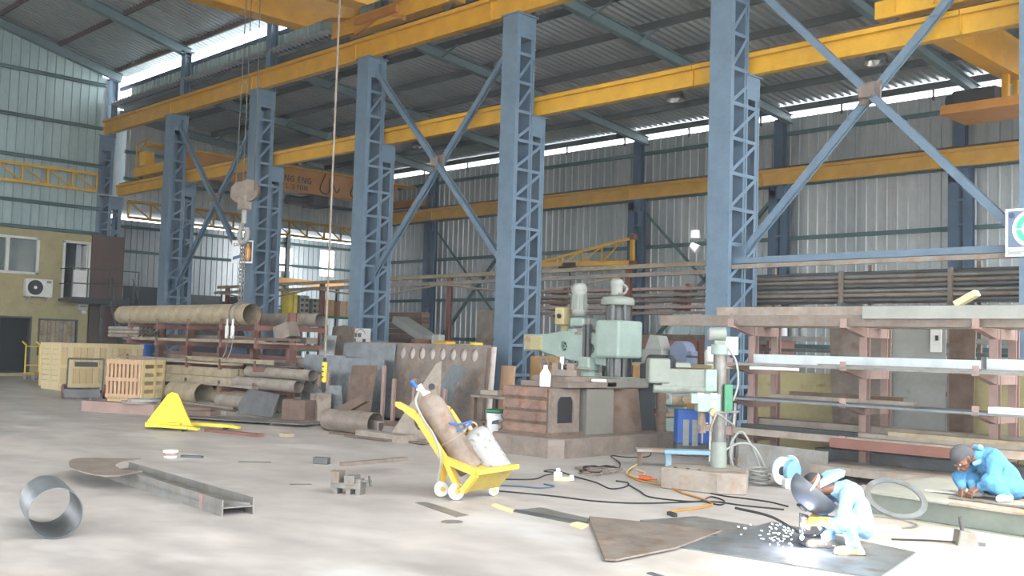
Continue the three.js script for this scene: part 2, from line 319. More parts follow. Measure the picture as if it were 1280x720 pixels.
function lacedColumn(x, where) {
  const t = thing('laced_column', `blue laced steel crane column ${where}`, 'column', [x, 0, ZC], 0, 'laced columns between the two bays');
  raw('front_chord', colG.front, L.blue, t); raw('middle_chord', colG.mid, L.blue, t); raw('back_chord', colG.back, L.blue, t);
  raw('head_plate', colG.head, L.blue, t); raw('corbel', colG.corbel, L.blue, t); raw('base_plate', colG.foot, L.blue, t); raw('roof_post', colG.roofPost, L.blue, t);
  raw('side_plate', colG.far, L.blue, t);
  raw('edge_angle', colG.edgeF, L.blue, t); raw('edge_angle', colG.edgeM, L.blue, t); raw('edge_angle', colG.edgeB, L.blue, t);
  for (let i = 0; i < 13; i++) {
    const y = .25 + i * .7;
    const b = raw('batten', gBatten, L.blue, t); b.position.y = y;
    if (y < 6.6) { raw('batten', gBatten2, L.blue, t).position.y = y; raw('lacing_bar', gLaceL, L.blue, t).position.y = y; }
    else if (y < 8.6) raw('lacing_bar', gLace, L.blue, t).position.y = y;
    if (y < 8.9) { const l = raw('lacing_bar', gLace, L.blue, t); l.position.set(-.5, y, 0); }
  }
  return t;
}
colPlace.forEach((w, i) => lacedColumn(colX[i], w));
lacedColumn(XE - .32, 'in the corner of the corrugated end wall');
// ---- columns of the far wall, stepped under the crane beam
const farPlace = ['behind the notice-board column', 'hidden mostly by the laced column left of the radial drill', 'holding the yellow wall jib', 'behind the drill-press column', 'behind the galvanised bar rack, seen between the braces', 'at the far wall beyond the emblem board'];
[-35.6, -29.7, -23.9, -18.0, -12.1, -6.2].forEach((x, i) => {
  const t = thing('wall_column', `dark blue stepped column on the far wall ${farPlace[i]}`, 'column', [x, 0, ZF + .3], 0, 'columns of the far wall');
  obj('upper_shaft', sweep(Isec(.3, .3), V(0, 7.15, -.1), V(0, 9.35, -.1), V(0, 0, 1)), L.blueDk, t);
  obj('lower_shaft', [bx(-.28, .02, 0, 7.1, .1, .13), bx(-.28, -.25, 0, 7.1, -.2, .1), bx(-.01, .02, 0, 7.1, -.2, .1)], L.blueDk, t);
  obj('rear_shaft', sweep(Isec(.26, .2), V(.24, 0, -.05), V(.24, 7.1, -.05), V(0, 0, 1)), L.blueDk, t);
  obj('corbel', [bx(-.32, .36, 7.1, 7.14, -.2, .22), bx(-.28, .3, 6.7, 7.1, .02, .13)], L.blueDk, t);
  for (let k = 0; k < 9; k++) obj('batten', bx(.0, .24, .4 + k * .72, .46 + k * .72, .1, .112), L.blueDk, t);
});
// braces on the far wall
for (const [xa, ya, xb, yb, w] of [[-23.7, 6.7, -18.4, 1.6, 'from the jib column down to the next'], [-23.7, 1.4, -18.4, 6.6, 'rising behind the drill motors'], [-35.3, 6.6, -30.1, 1.6, 'falling towards the scaffold of red posts'], [-35.3, 1.4, -30.1, 6.6, 'rising behind the tall red post']])
  single('wall_brace', sweep(Lsec(.11, .11, .012), V(xa, ya, ZF + .14), V(xb, yb, ZF + .14)), L.girt, `dark diagonal angle brace on the far wall ${w}`, 'brace', 'braces of the far wall');

// ---------------------------------------------------------------- X bracing of the column row
const braceBays = [[0, 'beside the hanging crane hook'], [2, 'above the brown plate stack'], [4, 'above the galvanised bar rack']];
for (const [i, w] of braceBays) {
  const xa = colX[i] + .2, xb = colX[i + 1] - .2, z = ZC - .28, ym = 6.38;
  const t = thing('cross_brace', `large blue-grey steel X brace between two laced columns ${w}`, 'brace', [(xa + xb) / 2, 0, z], 0, 'X braces of the column row');
  const h = (xb - xa) / 2;
  const dbl = (p, q) => [bar(p, q, .05, .13), bar(p.clone().add(V(0, 0, -.1)), q.clone().add(V(0, 0, -.1)), .05, .13)];
  obj('diagonal', dbl(V(-h, 9.25, 0), V(h, 3.5, 0)), L.blue, t);
  obj('diagonal', dbl(V(-h, 3.5, -.16), V(h, 9.25, -.16)), L.blue, t);
  obj('gusset', [bx(-.2, .2, ym - .2, ym + .2, -.14, -.1), bx(-.14, .14, ym - .11, ym + .11, .03, .06)], L.steelBrown, t);
  for (const [sx, y] of [[-1, 9.25], [1, 9.25], [-1, 3.5], [1, 3.5]]) obj('end_plate', box(.34, .4, .02, sx * (h - .06), y, -.08), L.blue, t);
}
const strut = thing('tie_beam', 'horizontal blue tie beam between columns above the pipe stack', 'beam', [-8.7, 3.42, ZC - .2]);
obj('channel', sweep(Csec(.1, .12, .012), V(-2.75, 0, 0), V(2.75, 0, 0)), L.blue, strut); obj('lower_angle', sweep(Lsec(.08, .08), V(-2.75, -.16, .05), V(2.75, -.16, .05)), L.dust, strut);

// ---------------------------------------------------------------- crane runway beams
const beamSec = (w, h) => [[-w * .3, 0], [w * .3, 0], [w * .3, h - .09], [w * .6, h - .09], [w * .6, h], [-w * .6, h], [-w * .6, h - .09], [-w * .3, h - .09]];   // capped girder
function runway(name, label, x0, x1, y0, h, z, m, w = .3) {
  const t = thing(name, label, 'crane beam', [x0, y0, z]);
  const n = Math.round((x1 - x0) / 5.88), l = (x1 - x0) / n;
  for (let i = 0; i < n; i++) {
    obj('girder', sweep(beamSec(w, h), V(i * l + .01, 0, 0), V((i + 1) * l - .01, 0, 0)), m, t);
    obj('splice', [bx(i * l - .1, i * l + .14, h, h + .012, -w / 2, w / 2), bx(i * l - .012, i * l + .012, .02, h - .09, -w * .45, w * .45)], m, t);
  }
  obj('crane_rail', sweep(Isec(.08, .09, .025, .03), V(0, h + .045, 0), V(x1 - x0, h + .045, 0)), L.rust, t);
  return t;
}
runway('crane_runway', 'high yellow crane runway beam resting on the laced column tops', XE + .1, XO, 9.65, .55, ZC - .22, L.yellow, .36);
runway('crane_runway', 'lower yellow crane runway beam resting on the column corbels', XE + .1, XO, 7.25, .42, ZC - .86, L.yellow2, .32);
runway('crane_runway', 'ochre crane runway beam along the far corrugated wall', XE + .1, XO, 7.15, .5, ZF + .42, L.runYellow, .3);
runway('crane_runway', 'yellow crane runway beam on the open side of the hall', XE + .1, XO, 9.65, .55, ZN - .75, L.yellow, .36);

// trusses on the end walls
function endTruss(label, x, y0, h, z0, z1, m) {
  const t = thing('wall_truss', label, 'truss', [x, y0, z0]), len = z1 - z0, n = Math.round(Math.abs(len) / .95), s = len / n;
  for (const y of [0, h]) obj('chord', bar(V(0, y, 0), V(0, y, len), .1, .1), m, t);
  for (let i = 0; i <= n; i++) obj('vertical', bar(V(.01, 0, i * s), V(.01, h, i * s), .07, .06, V(1, 0, 0)), m, t);
  for (let i = 0; i < n; i++) obj('diagonal', bar(V(.03, h, (i + 1) * s), V(.03, 0, i * s), .05, .05), m, t);
  return t;
}
endTruss('yellow lattice wind truss on the corrugated wall above the office', XE + .2, 7.32, .66, -17.05, ZN - .5, L.yellow2);
endTruss('dull yellow lattice truss across the open end of the far bay', XE + .2, 6.42, .66, ZF + .5, -18.4, mat(0xb08a2a, { rough: .6 }));

// ---------------------------------------------------------------- overhead cranes
// near crane, seen from below at the top of the picture
{
  const t = thing('overhead_crane', 'large yellow overhead crane on the high runway, girder reaching overhead', 'crane', [-23.0, 10.29, ZC - .22]);
  obj('end_carriage', [bx(-2.2, 3.2, .16, .62, -.2, .2)], L.yellow, t);
  obj('end_carriage', [bx(-2.2, 3.2, .16, .62, 25.65 - .2, 25.65 + .2)], L.yellow, t);
  for (const x of [-1.8, 2.8]) for (const z of [0, 25.65]) obj('wheel', cyl(.2, .2, .12, x, .2, z, 24, Math.PI / 2), L.steelDk, t);
  for (const x of [-1.5, 1.3]) obj('girder', [ext([[-.1, .55], [.9, .35], [1.7, -.1], [24, -.1], [24.8, .35], [25.75, .55], [25.75, 1.1], [-.1, 1.1]], .55).rotateY(-Math.PI / 2).translate(x + .27, .1, 0)], L.yellow, t);
  obj('bracket', [bx(-.9, 1, .3, .5, -.1, .35), bar(V(-1, .1, .2), V(.6, .5, .2), .1, .12), bar(V(1.2, .1, .2), V(.2, .5, .2), .1, .12)], L.orange, t);
  for (const x of [3.3, -2.3]) obj('buffer', cyl(.08, .08, .2, x, .38, 0, 16, 0, 0, Math.PI / 2), L.rubber, t);
  obj('hoist', [rbox(1.6, .7, 1.2, .05, -.1, 1.45, 5.9), cyl(.3, .3, 1.5, -.1, 1.2, 5.2, 20, 0, 0, Math.PI / 2)], L.orange, t);
}
// ---------------------------------------------------------------- far-bay cranes, lamps, boards, hook, pendant
const font = await new FontLoader().loadAsync('fonts/droid/droid_sans_bold.typeface.json');
const text = (s, size, d = .006) => { const g = new TextGeometry(s, { font, size, depth: d, curveSegments: 4, bevelEnabled: false }); g.computeBoundingBox(); return g; };
const zr = ZC - .86, ry = 7.76;                                            // rail of the lower runway
{
  const t = thing('overhead_crane', 'orange-yellow bridge crane lettered on its girder near the end wall', 'crane', [-37.5, ry, zr]);
  const span = (ZF + .42) - zr;
  obj('girder', ext([[-.5, .45], [-1.6, -.02], [span + 1.4, -.02], [span + .5, .4], [span + .5, .95], [-.5, .95]], .5).rotateY(-Math.PI / 2).scale(1, 1, 1).translate(.25, .12, 0), L.orange, t);
  obj('walkway_flange', bx(-.42, .42, 1.07, 1.13, span - .5, .5), L.yellow2, t);
  obj('end_carriage', [rbox(3.4, .36, .34, .03, -.2, .26, 0)], L.yellow2, t);
  obj('end_carriage', [rbox(3.4, .36, .34, .03, -.2, .26, span)], L.orange, t);
  for (const x of [-1.6, 1.2]) for (const z of [0, span]) obj('wheel', cyl(.16, .16, .1, x, .16, z, 20, Math.PI / 2), L.steelDk, t);
  obj('control_box', [rbox(.5, .55, .4, .03, -.9, .7, .1)], L.yellow2, t);
  obj('guard_rail', [bar(V(-1.8, .4, .1), V(-1.8, 1.4, .1), .05, .05), bar(V(-1.8, 1.4, .1), V(-.6, 1.55, .1), .05, .05), bar(V(-1.7, .9, .1), V(-1, 1.45, .1), .04, .04)], L.yellow2, t);
  const a = text('RLING ENG', .26), b = text('S.W.L. 5 TON', .2);
  obj('lettering', a.rotateY(Math.PI / 2).translate(.252, .5, -4.75), L.black, t);
  obj('lettering', b.rotateY(Math.PI / 2).translate(.252, .2, -4.85), L.black, t);
  for (const z of [-7.6, -9.2]) obj('hose_loop', tube([V(.3, 1.05, z + .25), V(.3, .3, z + .5), V(.3, .2, z + .1), V(.3, .9, z), V(.3, .3, z - .35), V(.3, .5, z - .5)], .025), L.rubber, t);
  obj('hoist', [rbox(.9, .5, .8, .04, .1, -.2, -7.0), cyl(.2, .2, 1.2, .1, -.25, -6.2, 18, Math.PI / 2)], L.dark, t);
}
{
  const t = thing('overhead_crane', 'yellow bridge crane on the lower runway above the X brace', 'crane', [-7.6, ry, zr]);
  const span = (ZF + .42) - zr;
  for (const x of [-.9, .75]) obj('girder', ext([[.2, .4], [-.6, .05], [span + .6, .05], [span - .2, .4], [span - .2, .85], [.2, .85]], .42).rotateY(-Math.PI / 2).translate(x + .2, .1, 0), L.yellow, t);
  obj('end_carriage', [rbox(3.2, .34, .3, .03, .4, .22, 0)], L.yellow2, t);
  obj('end_carriage', [rbox(3.2, .34, .3, .03, .4, .22, span)], L.yellow2, t);
  for (const x of [-.9, 1.8]) for (const z of [0, span]) obj('wheel', cyl(.14, .14, .1, x, .14, z, 20, Math.PI / 2), L.steelDk, t);
  obj('carriage_rib', [bx(-.8, -.77, .12, .42, .15, .17)], L.yellow, t); obj('carriage_rib', [bx(-.1, -.07, .12, .42, .15, .17)], L.yellow, t);
  obj('hanging_platform', [bx(-2.1, -.2, -.68, -.6, -6.3, -4.9), bx(-2.1, -.2, -.6, -.48, -4.94, -4.9), bx(-.24, -.2, -.6, -.48, -6.3, -4.9)], L.orange, t);
  obj('hanger', bar(V(-.9, -.6, -5.5), V(-.9, .2, -5.5), .14, .14), L.yellow, t); obj('hanger', bar(V(-.9, -.6, -6.1), V(-.9, .2, -6.1), .1, .1), L.yellow, t);
  obj('hoist_motor', [rbox(1.0, .5, .7, .06, -1.5, -.34, -5.6), cyl(.2, .2, .6, -1.9, -.3, -5.6, 18, 0, 0, Math.PI / 2)], L.dark, t);
}
// high-bay lamps, unlit, hung under the far roof
const lampHome = ['above the lettered crane girder', 'by the X brace over the plates', 'by the drill-press column', 'by the X brace over the bar rack'];
[[375, 203], [525, 182], [845, 122], [1095, 75]].forEach(([u, v], i) => {
  const p = onZ(u, v, -25), t = thing('high_bay_lamp', `round metal high-bay lamp under the far roof ${lampHome[i]}`, 'lamp', p, 0, 'high-bay lamps of the far bay');
  obj('reflector', lathe([[.04, .3], [.12, .26], [.26, .1], [.32, -.08], [.31, -.08], [.25, .09], [.1, .24]], 0, 0, 0, 28), L.chrome, t);
  obj('bulb', sph(.11, 0, .02, 0, 1, 1.3, 1), L.whitePl, t);
  obj('housing', cyl(.09, .1, .26, 0, .4, 0), L.greyPaint, t);
  const top = farRoof(-25) - .01 - p.y;
  obj('stem', cyl(.015, .015, Math.max(.1, top - .5), 0, .52 + (top - .5) / 2, 0, 8), L.steelDk, t);
});
// yellow wall jib on the far wall
{
  const p = onZ(790, 330, -29.5), t = thing('wall_jib', 'yellow triangular wall jib with chain hoist on the far wall', 'jib crane', [p.x, p.y, -29.5]);
  const A = V(0, .95, 0), B = V(0, .05, 0), Cc = V(-3.9, .05, 1.1);
  obj('mast', [bar(V(0, -.1, 0), V(0, 1.1, 0), .12, .14)], L.yellow2, t);
  obj('boom', sweep(Isec(.12, .18), B, Cc), L.yellow2, t);
  obj('top_tie', bar(A, Cc.clone().add(V(.4, .1, -.1)), .09, .09), L.yellow2, t);
  for (const k of [.3, .5, .7]) { const q = B.clone().lerp(Cc, k), r = A.clone().lerp(Cc, k); obj('web_member', bar(q, r, .05, .05), L.yellow2, t); obj('web_member', bar(q, A.clone().lerp(Cc, k - .2), .05, .05), L.yellow2, t); }
  const h = B.clone().lerp(Cc, .62);
  obj('chain_hoist', [rbox(.5, .28, .3, .04, h.x, h.y - .1, h.z), cyl(.12, .12, .35, h.x - .3, h.y - .1, h.z, 16, 0, 0, Math.PI / 2)], L.dark, t);
  obj('hinge', [rbox(.26, .2, .2, .02, .05, .98, 0), rbox(.26, .2, .2, .02, .05, .02, 0)], L.redOxide, t);
  obj('chain', tube([V(h.x, h.y - .2, h.z), V(h.x + .05, h.y - .7, h.z), V(h.x, h.y - 1.1, h.z)], .03), L.dark, t);
}
// pair of floodlights on the column behind the bar rack
{
  const p = onX(870, 297, -11.95), t = thing('flood_light', 'small white twin floodlight on the edge of the drill-press column', 'light', [-11.93, p.y, p.z - .5]);
  obj('bracket', bar(V(0, 0, 0), V(-.3, 0, .1), .04, .04), L.steelDk, t);
  obj('lamp_head', cyl(.09, .11, .16, -.32, .12, .1, 18), L.whitePl, t); obj('lamp_head', cyl(.06, .1, .18, -.32, -.14, .12, 18, .4, 0, .9), L.whitePl, t);
}
// hook block hanging from the near crane, chain and sling down to the large pipe
const hookZ = -12.55, hk = onZ(306, 240, hookZ);
{
  const t = thing('crane_hook', 'grey double-sheave hook block hanging on steel ropes', 'hook', hk);
  obj('sheave', [cyl(.26, .26, .1, -.17, 0, 0, 28, Math.PI / 2, .5)], L.steelBrown, t);
  obj('sheave', [cyl(.26, .26, .1, .2, .02, 0, 28, Math.PI / 2, .5)], L.steelBrown, t);
  obj('cross_head', [rbox(.34, .34, .2, .04, .02, -.26, 0)], L.dust, t);
  obj('shank', cyl(.07, .06, .4, .02, -.55, 0, 16), L.greyPaint, t);
  obj('hook', tube([V(.02, -.7, 0), V(-.08, -.82, 0), V(-.15, -1.02, 0), V(-.04, -1.2, 0), V(.14, -1.15, 0), V(.2, -.98, 0), V(.15, -.86, 0)], .06, 30, 10), L.greyPaint, t);
  const up = 10.5 - hk.y;
  for (const x of [-.42, -.1, .42]) obj('rope', rod(V(x, 0, 0), V(x * .7, up, 0), .012, 6), L.steelDk, t);
}
{
  const top = hk.y - 1.2, len = top - 2.05, t = thing('lifting_chain', 'grey lifting chain hanging from the hook to the large pipe', 'chain', [hk.x + .02, 2.05, hookZ]);
  const g1 = geo(tor(.045, .013, 0, 0, 0, 0, 0, 0, Math.PI * 2, 12).scale(.8, 1.25, 1)), g2 = geo(tor(.045, .013, 0, 0, 0, 0, 0, 0, Math.PI * 2, 12).scale(.8, 1.25, 1).rotateY(Math.PI / 2));
  for (const dx of [-.06, .06]) { const links = []; for (let i = 0; i * .085 < len; i++) links.push((i % 2 ? g1 : g2).clone().translate(dx, i * .085, 0)); const o = obj('chain_run', links, L.steel, t); o.userData.kind = 'stuff'; }
}
// pendant control on its long cable
{
  const p = onZ(406, 452, -12), q = onZ(425, 0, -12), t = thing('crane_pendant', 'yellow crane pendant control on a long cable by the plate stack', 'pendant', p);
  obj('cable', rod(V(0, 0, 0), V(q.x - p.x, 10.2 - p.y, .0), .022, 8), L.dust, t);
  obj('control_body', rbox(.09, .42, .09, .03, 0, -.21, 0), L.brightYellow, t);
  for (const y of [-.1, -.2, -.3]) obj('button', cyl(.018, .018, .02, .02, y, .05, 10, Math.PI / 2), y < -.25 ? L.redOxide : L.black, t);
  obj('strain_relief', cyl(.03, .04, .1, 0, .03, 0, 12), L.rubber, t);
}
// boards with print
function board(name, label, cat, w, h, pos, turn, draw, px = 256) {
  const t = thing(name, label, cat, pos, turn);
  obj('panel', bx(-w / 2, w / 2, 0, h, -.02, 0), L.white, t);
  const cv = document.createElement('canvas'); cv.width = px; cv.height = Math.round(px * h / w); const c = cv.getContext('2d'); draw(c, cv.width, cv.height);
  const tx = new THREE.CanvasTexture(cv); tx.colorSpace = THREE.SRGBColorSpace;
  const g = new THREE.PlaneGeometry(w, h).translate(0, h / 2, .003);
  raw('print', g, new THREE.MeshStandardMaterial({ map: tx, roughness: .4 }), t);
  return t;
}
board('emblem_board', 'white-framed board with round green and white emblem on a column', 'sign', .8, .76, [-5.79, 3.26, ZC + .05], 0, (c, w, h) => {
  c.fillStyle = '#f4f6f6'; c.fillRect(0, 0, w, h); c.fillStyle = '#66788f'; c.fillRect(w * .05, h * .05, w * .9, h * .76);
  c.fillStyle = '#9aa3a5'; c.fillRect(w * .05, h * .85, w * .9, h * .11); c.fillStyle = '#e9eeee'; for (const [y, a, b] of [[.87, .08, .5], [.87, .62, .3], [.92, .3, .5]]) c.fillRect(w * a, h * y, w * b, h * .022);
  const ring = (r, f) => { c.fillStyle = f; c.beginPath(); c.arc(w * .5, h * .43, w * r, 0, 7); c.fill(); };
  ring(.37, '#f6fbfa'); ring(.34, '#7ecbb4'); ring(.33, '#d7efe8'); ring(.3, '#4fb79b'); ring(.19, '#f2f8f8'); ring(.15, '#3fa3d0');
  c.fillStyle = '#f2f8f8'; c.fillRect(w * .14, h * .42, w * .72, h * .03); c.fillStyle = '#3b4d6b'; c.beginPath(); c.arc(w * .12, h * .14, w * .06, 0, 7); c.fill(); c.beginPath(); c.arc(w * .88, h * .14, w * .06, 0, 7); c.fill();
});
board('safety_poster', 'white safety poster with orange-clad figure on a laced column', 'poster', .72, .72, [colX[1] + .2, 4.0, ZC + .3], .55, (c, w, h) => {
  c.fillStyle = '#eceef0'; c.fillRect(0, 0, w, h); c.fillStyle = '#7d5148'; c.font = `bold ${h * .2}px sans-serif`; c.fillText('SAFETY', w * .06, h * .26);
  c.fillStyle = '#4f6f8c'; c.beginPath(); c.moveTo(w * .06, h * .72); c.lineTo(w * .5, h * .6); c.lineTo(w * .52, h * .74); c.lineTo(w * .06, h * .86); c.fill();
  c.fillStyle = '#44403c'; c.fillRect(w * .58, h * .06, w * .38, h * .86); c.fillStyle = '#d98b2e'; c.beginPath(); c.ellipse(w * .77, h * .56, w * .13, h * .33, 0, 0, 7); c.fill();
  c.fillStyle = '#e9d9b0'; c.fillRect(w * .75, h * .36, w * .05, h * .4); c.fillStyle = '#c9956b'; c.beginPath(); c.arc(w * .77, h * .2, w * .06, 0, 7); c.fill();
});
board('notice_board', 'small white notice board with dark pictures above the plate stack', 'sign', .85, .42, [colX[2] + .42, 1.58, ZC + .05], 0, (c, w, h) => {
  c.fillStyle = '#e6e6e2'; c.fillRect(0, 0, w, h); c.strokeStyle = '#3c3c3c'; c.lineWidth = w * .02; c.beginPath(); c.arc(w * .5, h * .62, w * .28, 3.6, 5.8); c.stroke();
  for (const [x, y, s, k] of [[.12, .3, .18, '#5a4a3e'], [.34, .3, .2, '#6b5a4c'], [.12, .66, .14, '#3f4a3e'], [.62, .68, .16, '#4a4038']]) { c.fillStyle = k; c.fillRect(w * x, h * y, w * s, h * .26); }
});
// ---------------------------------------------------------------- two-storey office at the end of the near bay
const OX = -40.95;                                                // its plastered face
{
  const rect = (z0, z1, y0, y1) => [[z0, y0], [z1, y0], [z1, y1], [z0, y1]];
  const holes = [rect(-15.02, -11.9, 3.9, 5.22), rect(-16.98, -15.98, 3.05, 5.22), rect(-14.88, -13.7, .12, 2.2), rect(-16.62, -15.2, .82, 2.16)];
  const g = ext([[-17.05, 0], [-3, 0], [-3, 5.56], [-17.05, 5.56]], .25, holes).rotateY(-Math.PI / 2).translate(OX, 0, 0);
  const w = struct('wall_office', g, L.ochre);
  obj('plinth', [bx(OX - .02, OX + .35, 0, .12, -17.05, -9)], L.ochre, w);
  obj('floor_band', [bx(OX - .01, OX + .06, 2.72, 2.86, -17.05, -3)], L.ochre, w);
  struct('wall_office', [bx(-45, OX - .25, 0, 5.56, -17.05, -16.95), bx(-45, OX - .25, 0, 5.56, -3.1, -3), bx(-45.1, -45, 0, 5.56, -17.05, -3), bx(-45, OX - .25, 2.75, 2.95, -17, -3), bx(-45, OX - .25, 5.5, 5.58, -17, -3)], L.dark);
}
const glassDk = new THREE.MeshPhysicalMaterial({ color: 0xc8d8d4, roughness: .08, transmission: .85, thickness: 0, ior: 1.5 });
{
  const t = structGroup('window_1'); t.position.set(OX, 0, 0);
  for (const [z0, z1, y0, y1] of [[-15.05, -11.87, 5.18, 5.27], [-15.05, -11.87, 3.85, 3.94], [-15.05, -14.95, 3.85, 5.27], [-11.97, -11.87, 3.85, 5.27], [-13.95, -13.83, 3.9, 5.2], [-12.9, -12.84, 3.9, 5.2]]) obj('frame_bar', bx(-.1, .05, y0, y1, z0, z1), L.white, t);
  for (const [z0, z1] of [[-14.95, -13.95], [-13.83, -12.9], [-12.84, -11.97]]) obj('pane', bx(-.06, -.05, 3.94, 5.18, z0, z1), glassDk, t);
  const d = structGroup('door_1'); d.position.set(OX, 0, 0);
  for (const [z0, z1, y0, y1] of [[-17.02, -16.93, 3.05, 5.26], [-16.03, -15.94, 3.05, 5.26], [-17.02, -15.94, 5.18, 5.27]]) obj('frame_bar', bx(-.15, .05, y0, y1, z0, z1), L.white, d);
  const leaf = obj('door_leaf', bx(-.95, -.05, 3.06, 5.15, -16.95, -16.9), L.white, d);
  const d2 = structGroup('door_2'); d2.position.set(OX, 0, 0);
  for (const [z0, z1, y0, y1] of [[-14.92, -14.85, .12, 2.25], [-13.73, -13.66, .12, 2.25], [-14.92, -13.66, 2.18, 2.25]]) obj('frame_bar', bx(-.2, .03, y0, y1, z0, z1), L.steelDk, d2);
  const l2 = obj('door_leaf', bx(-1.15, -.1, .14, 2.16, -13.82, -13.76), L.steelDk, d2);
  const s = structGroup('window_2'); s.position.set(OX, 0, 0);
  for (const [z0, z1, y0, y1] of [[-16.66, -16.6, .78, 2.2], [-15.22, -15.16, .78, 2.2], [-16.66, -15.16, 2.13, 2.2], [-16.66, -15.16, .78, .85]]) obj('frame_bar', bx(-.1, .04, y0, y1, z0, z1), L.steelDk, s);
  for (let i = 0; i < 9; i++) obj('shutter_slat', bx(-.06 - (i % 2) * .012, -.03 - (i % 2) * .012, .85, 2.13, -16.58 + i * .152, -16.44 + i * .152), i % 3 ? L.beige : L.dust, s);
}
{
  const t = thing('air_conditioner', 'white outdoor air conditioner unit on the ochre office wall', 'air conditioner', [OX + .02, 3.0, -15.0]);
  obj('casing', rbox(.34, .68, .98, .03, .2, .34, 0), L.white, t);
  obj('fan_grille', [tor(.27, .015, .385, .35, .16, 0, Math.PI / 2), tor(.19, .01, .385, .35, .16, 0, Math.PI / 2), tor(.11, .01, .385, .35, .16, 0, Math.PI / 2)], L.steelDk, t);
  obj('fan_recess', cyl(.27, .27, .02, .365, .35, .16, 28, 0, 0, Math.PI / 2), L.dark, t);
  obj('fan_hub', cyl(.06, .06, .03, .385, .35, .16, 18, 0, 0, Math.PI / 2), L.white, t);
  obj('badge', box(.01, .1, .16, .375, .58, -.34), L.greyPaint, t);
  for (const z of [-.35, .35]) obj('bracket', [bx(0, .4, -.04, 0, z - .02, z + .02), bar(V(.02, -.25, z), V(.36, -.03, z), .03, .03)], L.white, t);
}
{
  const t = thing('landing', 'dark steel balcony landing with pipe railing at the upper office door', 'balcony', [OX, 2.95, -17.2]);
  obj('deck', bx(.02, 1.25, -.06, .04, -1.3, 1.35), L.steelDk, t); obj('fascia', bx(1.25, 1.29, -.14, .1, -1.3, 1.35), L.dark, t);
  for (const y of [.62, 1.2]) obj('rail', rod(V(1.25, y, -1.3), V(1.25, y, 1.33), .022), L.steelDk, t);
  for (const y of [.62, 1.2]) obj('rail', rod(V(.05, y, 1.33), V(1.25, y, 1.33), .022), L.steelDk, t);
  for (const z of [1.33, .75, -.1, -1.28]) obj('baluster', rod(V(1.25, 0, z), V(1.25, 1.22, z), .024), L.steelDk, t);
  obj('infill_panel', bx(1.2, 1.22, .06, 1.12, .78, 1.3), L.white, t);
  obj('support_post', bar(V(1.1, -2.95, -1.2), V(1.1, -.06, -1.2), .12, .12), L.steelDk, t); obj('support_post', bar(V(1.1, -2.95, .1), V(1.1, -.06, .1), .12, .12), L.steelDk, t);
}
single('cabin_panel', [bx(OX - .1, OX, 2.9, 5.6, -18.4, -17.07)], L.brownPanel, 'brown sheet panel closing the landing beside the upper office door', 'panel');
single('under_panel', [bx(OX - .1, OX, 0, 2.8, -18.6, -17.1)], L.brownPanel, 'dark brown sheet below the balcony landing', 'panel');
{
  const t = thing('steel_stair', 'steep grey steel stair down from the office landing', 'stair', [-39.6, 0, -17.75]);
  for (const z of [-.4, .4]) obj('stringer', bar(V(0, 2.95, z), V(1.9, .02, z), .06, .2), L.steelDk, t);
  for (let i = 1; i < 11; i++) obj('tread', box(.22, .03, .76, i * .175, 2.95 - i * .268, 0), L.steel, t);
  for (const z of [-.42, .42]) { obj('handrail', rod(V(.05, 3.85, z), V(1.95, .95, z), .022), L.steelDk, t); for (const k of [.1, .5, .95]) obj('rail_post', rod(V(1.9 * k, 2.95 - 2.93 * k, z), V(1.9 * k, 3.87 - 2.93 * k, z), .02), L.steelDk, t); }
}
{
  const t = thing('junction_box', 'white junction box on the office wall under the landing', 'box', [OX, 2.45, -16.85]);
  obj('box_body', rbox(.12, .2, .36, .02, .06, .26, .05), L.white, t); obj('box_lower', rbox(.1, .13, .2, .02, .05, .06, 0), L.white, t); obj('lid_stripe', box(.01, .03, .24, .125, .27, .05), L.steelDk, t);
}
// large plank crate, long side towards the machines
function crate(t, w, h, d, vert, m1, m2) {            // x = depth, z = length; planks on +x and +z faces, solid lids
  obj('lid', bx(-w / 2, w / 2, h - .03, h, -d / 2, d / 2), m1, t); obj('base', bx(-w / 2, w / 2, .08, .12, -d / 2, d / 2), m1, t);
  for (const z of [-d / 2 + .1, 0, d / 2 - .1]) obj('skid', bx(-w / 2, w / 2, 0, .08, z - .05, z + .05), m1, t);
  obj('back_panel', bx(-w / 2, -w / 2 + .02, .12, h - .03, -d / 2, d / 2), m1, t); obj('back_panel', bx(-w / 2, w / 2, .12, h - .03, -d / 2, -d / 2 + .02), m1, t);
}
{
  const t = thing('plank_crate', 'large pale wooden shipping crate of upright planks before the office', 'crate', [-31.0, 0, -13.1]);
  const w = 1.5, h = 1.36, d = 2.45; crate(t, w, h, d, 0, L.woodPale, L.wood);
  const n = 13; for (let i = 0; i < n; i++) obj('plank', bx(w / 2 - .02, w / 2 + rnd(0, .006), .1, h - .03, -d / 2 + i * d / n + .006, -d / 2 + (i + 1) * d / n - .006), [L.wood, L.woodPale][[0, 1, 0, 0, 1, 1, 0, 1, 0, 0, 0, 1, 0][i]], t);
  for (const y of [.1, .64, 1.24]) obj('batten', bx(w / 2 + .008, w / 2 + .03, y, y + .1, -d / 2, d / 2), L.woodPale, t);
  for (let i = 0; i < 8; i++) obj('plank', bx(-w / 2, w / 2, .12 + i * .152, .26 + i * .152, d / 2 - .02, d / 2), L.woodPale, t);
  for (const x of [-w / 2, 0, w / 2 - .1]) obj('batten', bx(x, x + .1, .08, h, d / 2, d / 2 + .022), L.woodPale, t);
}
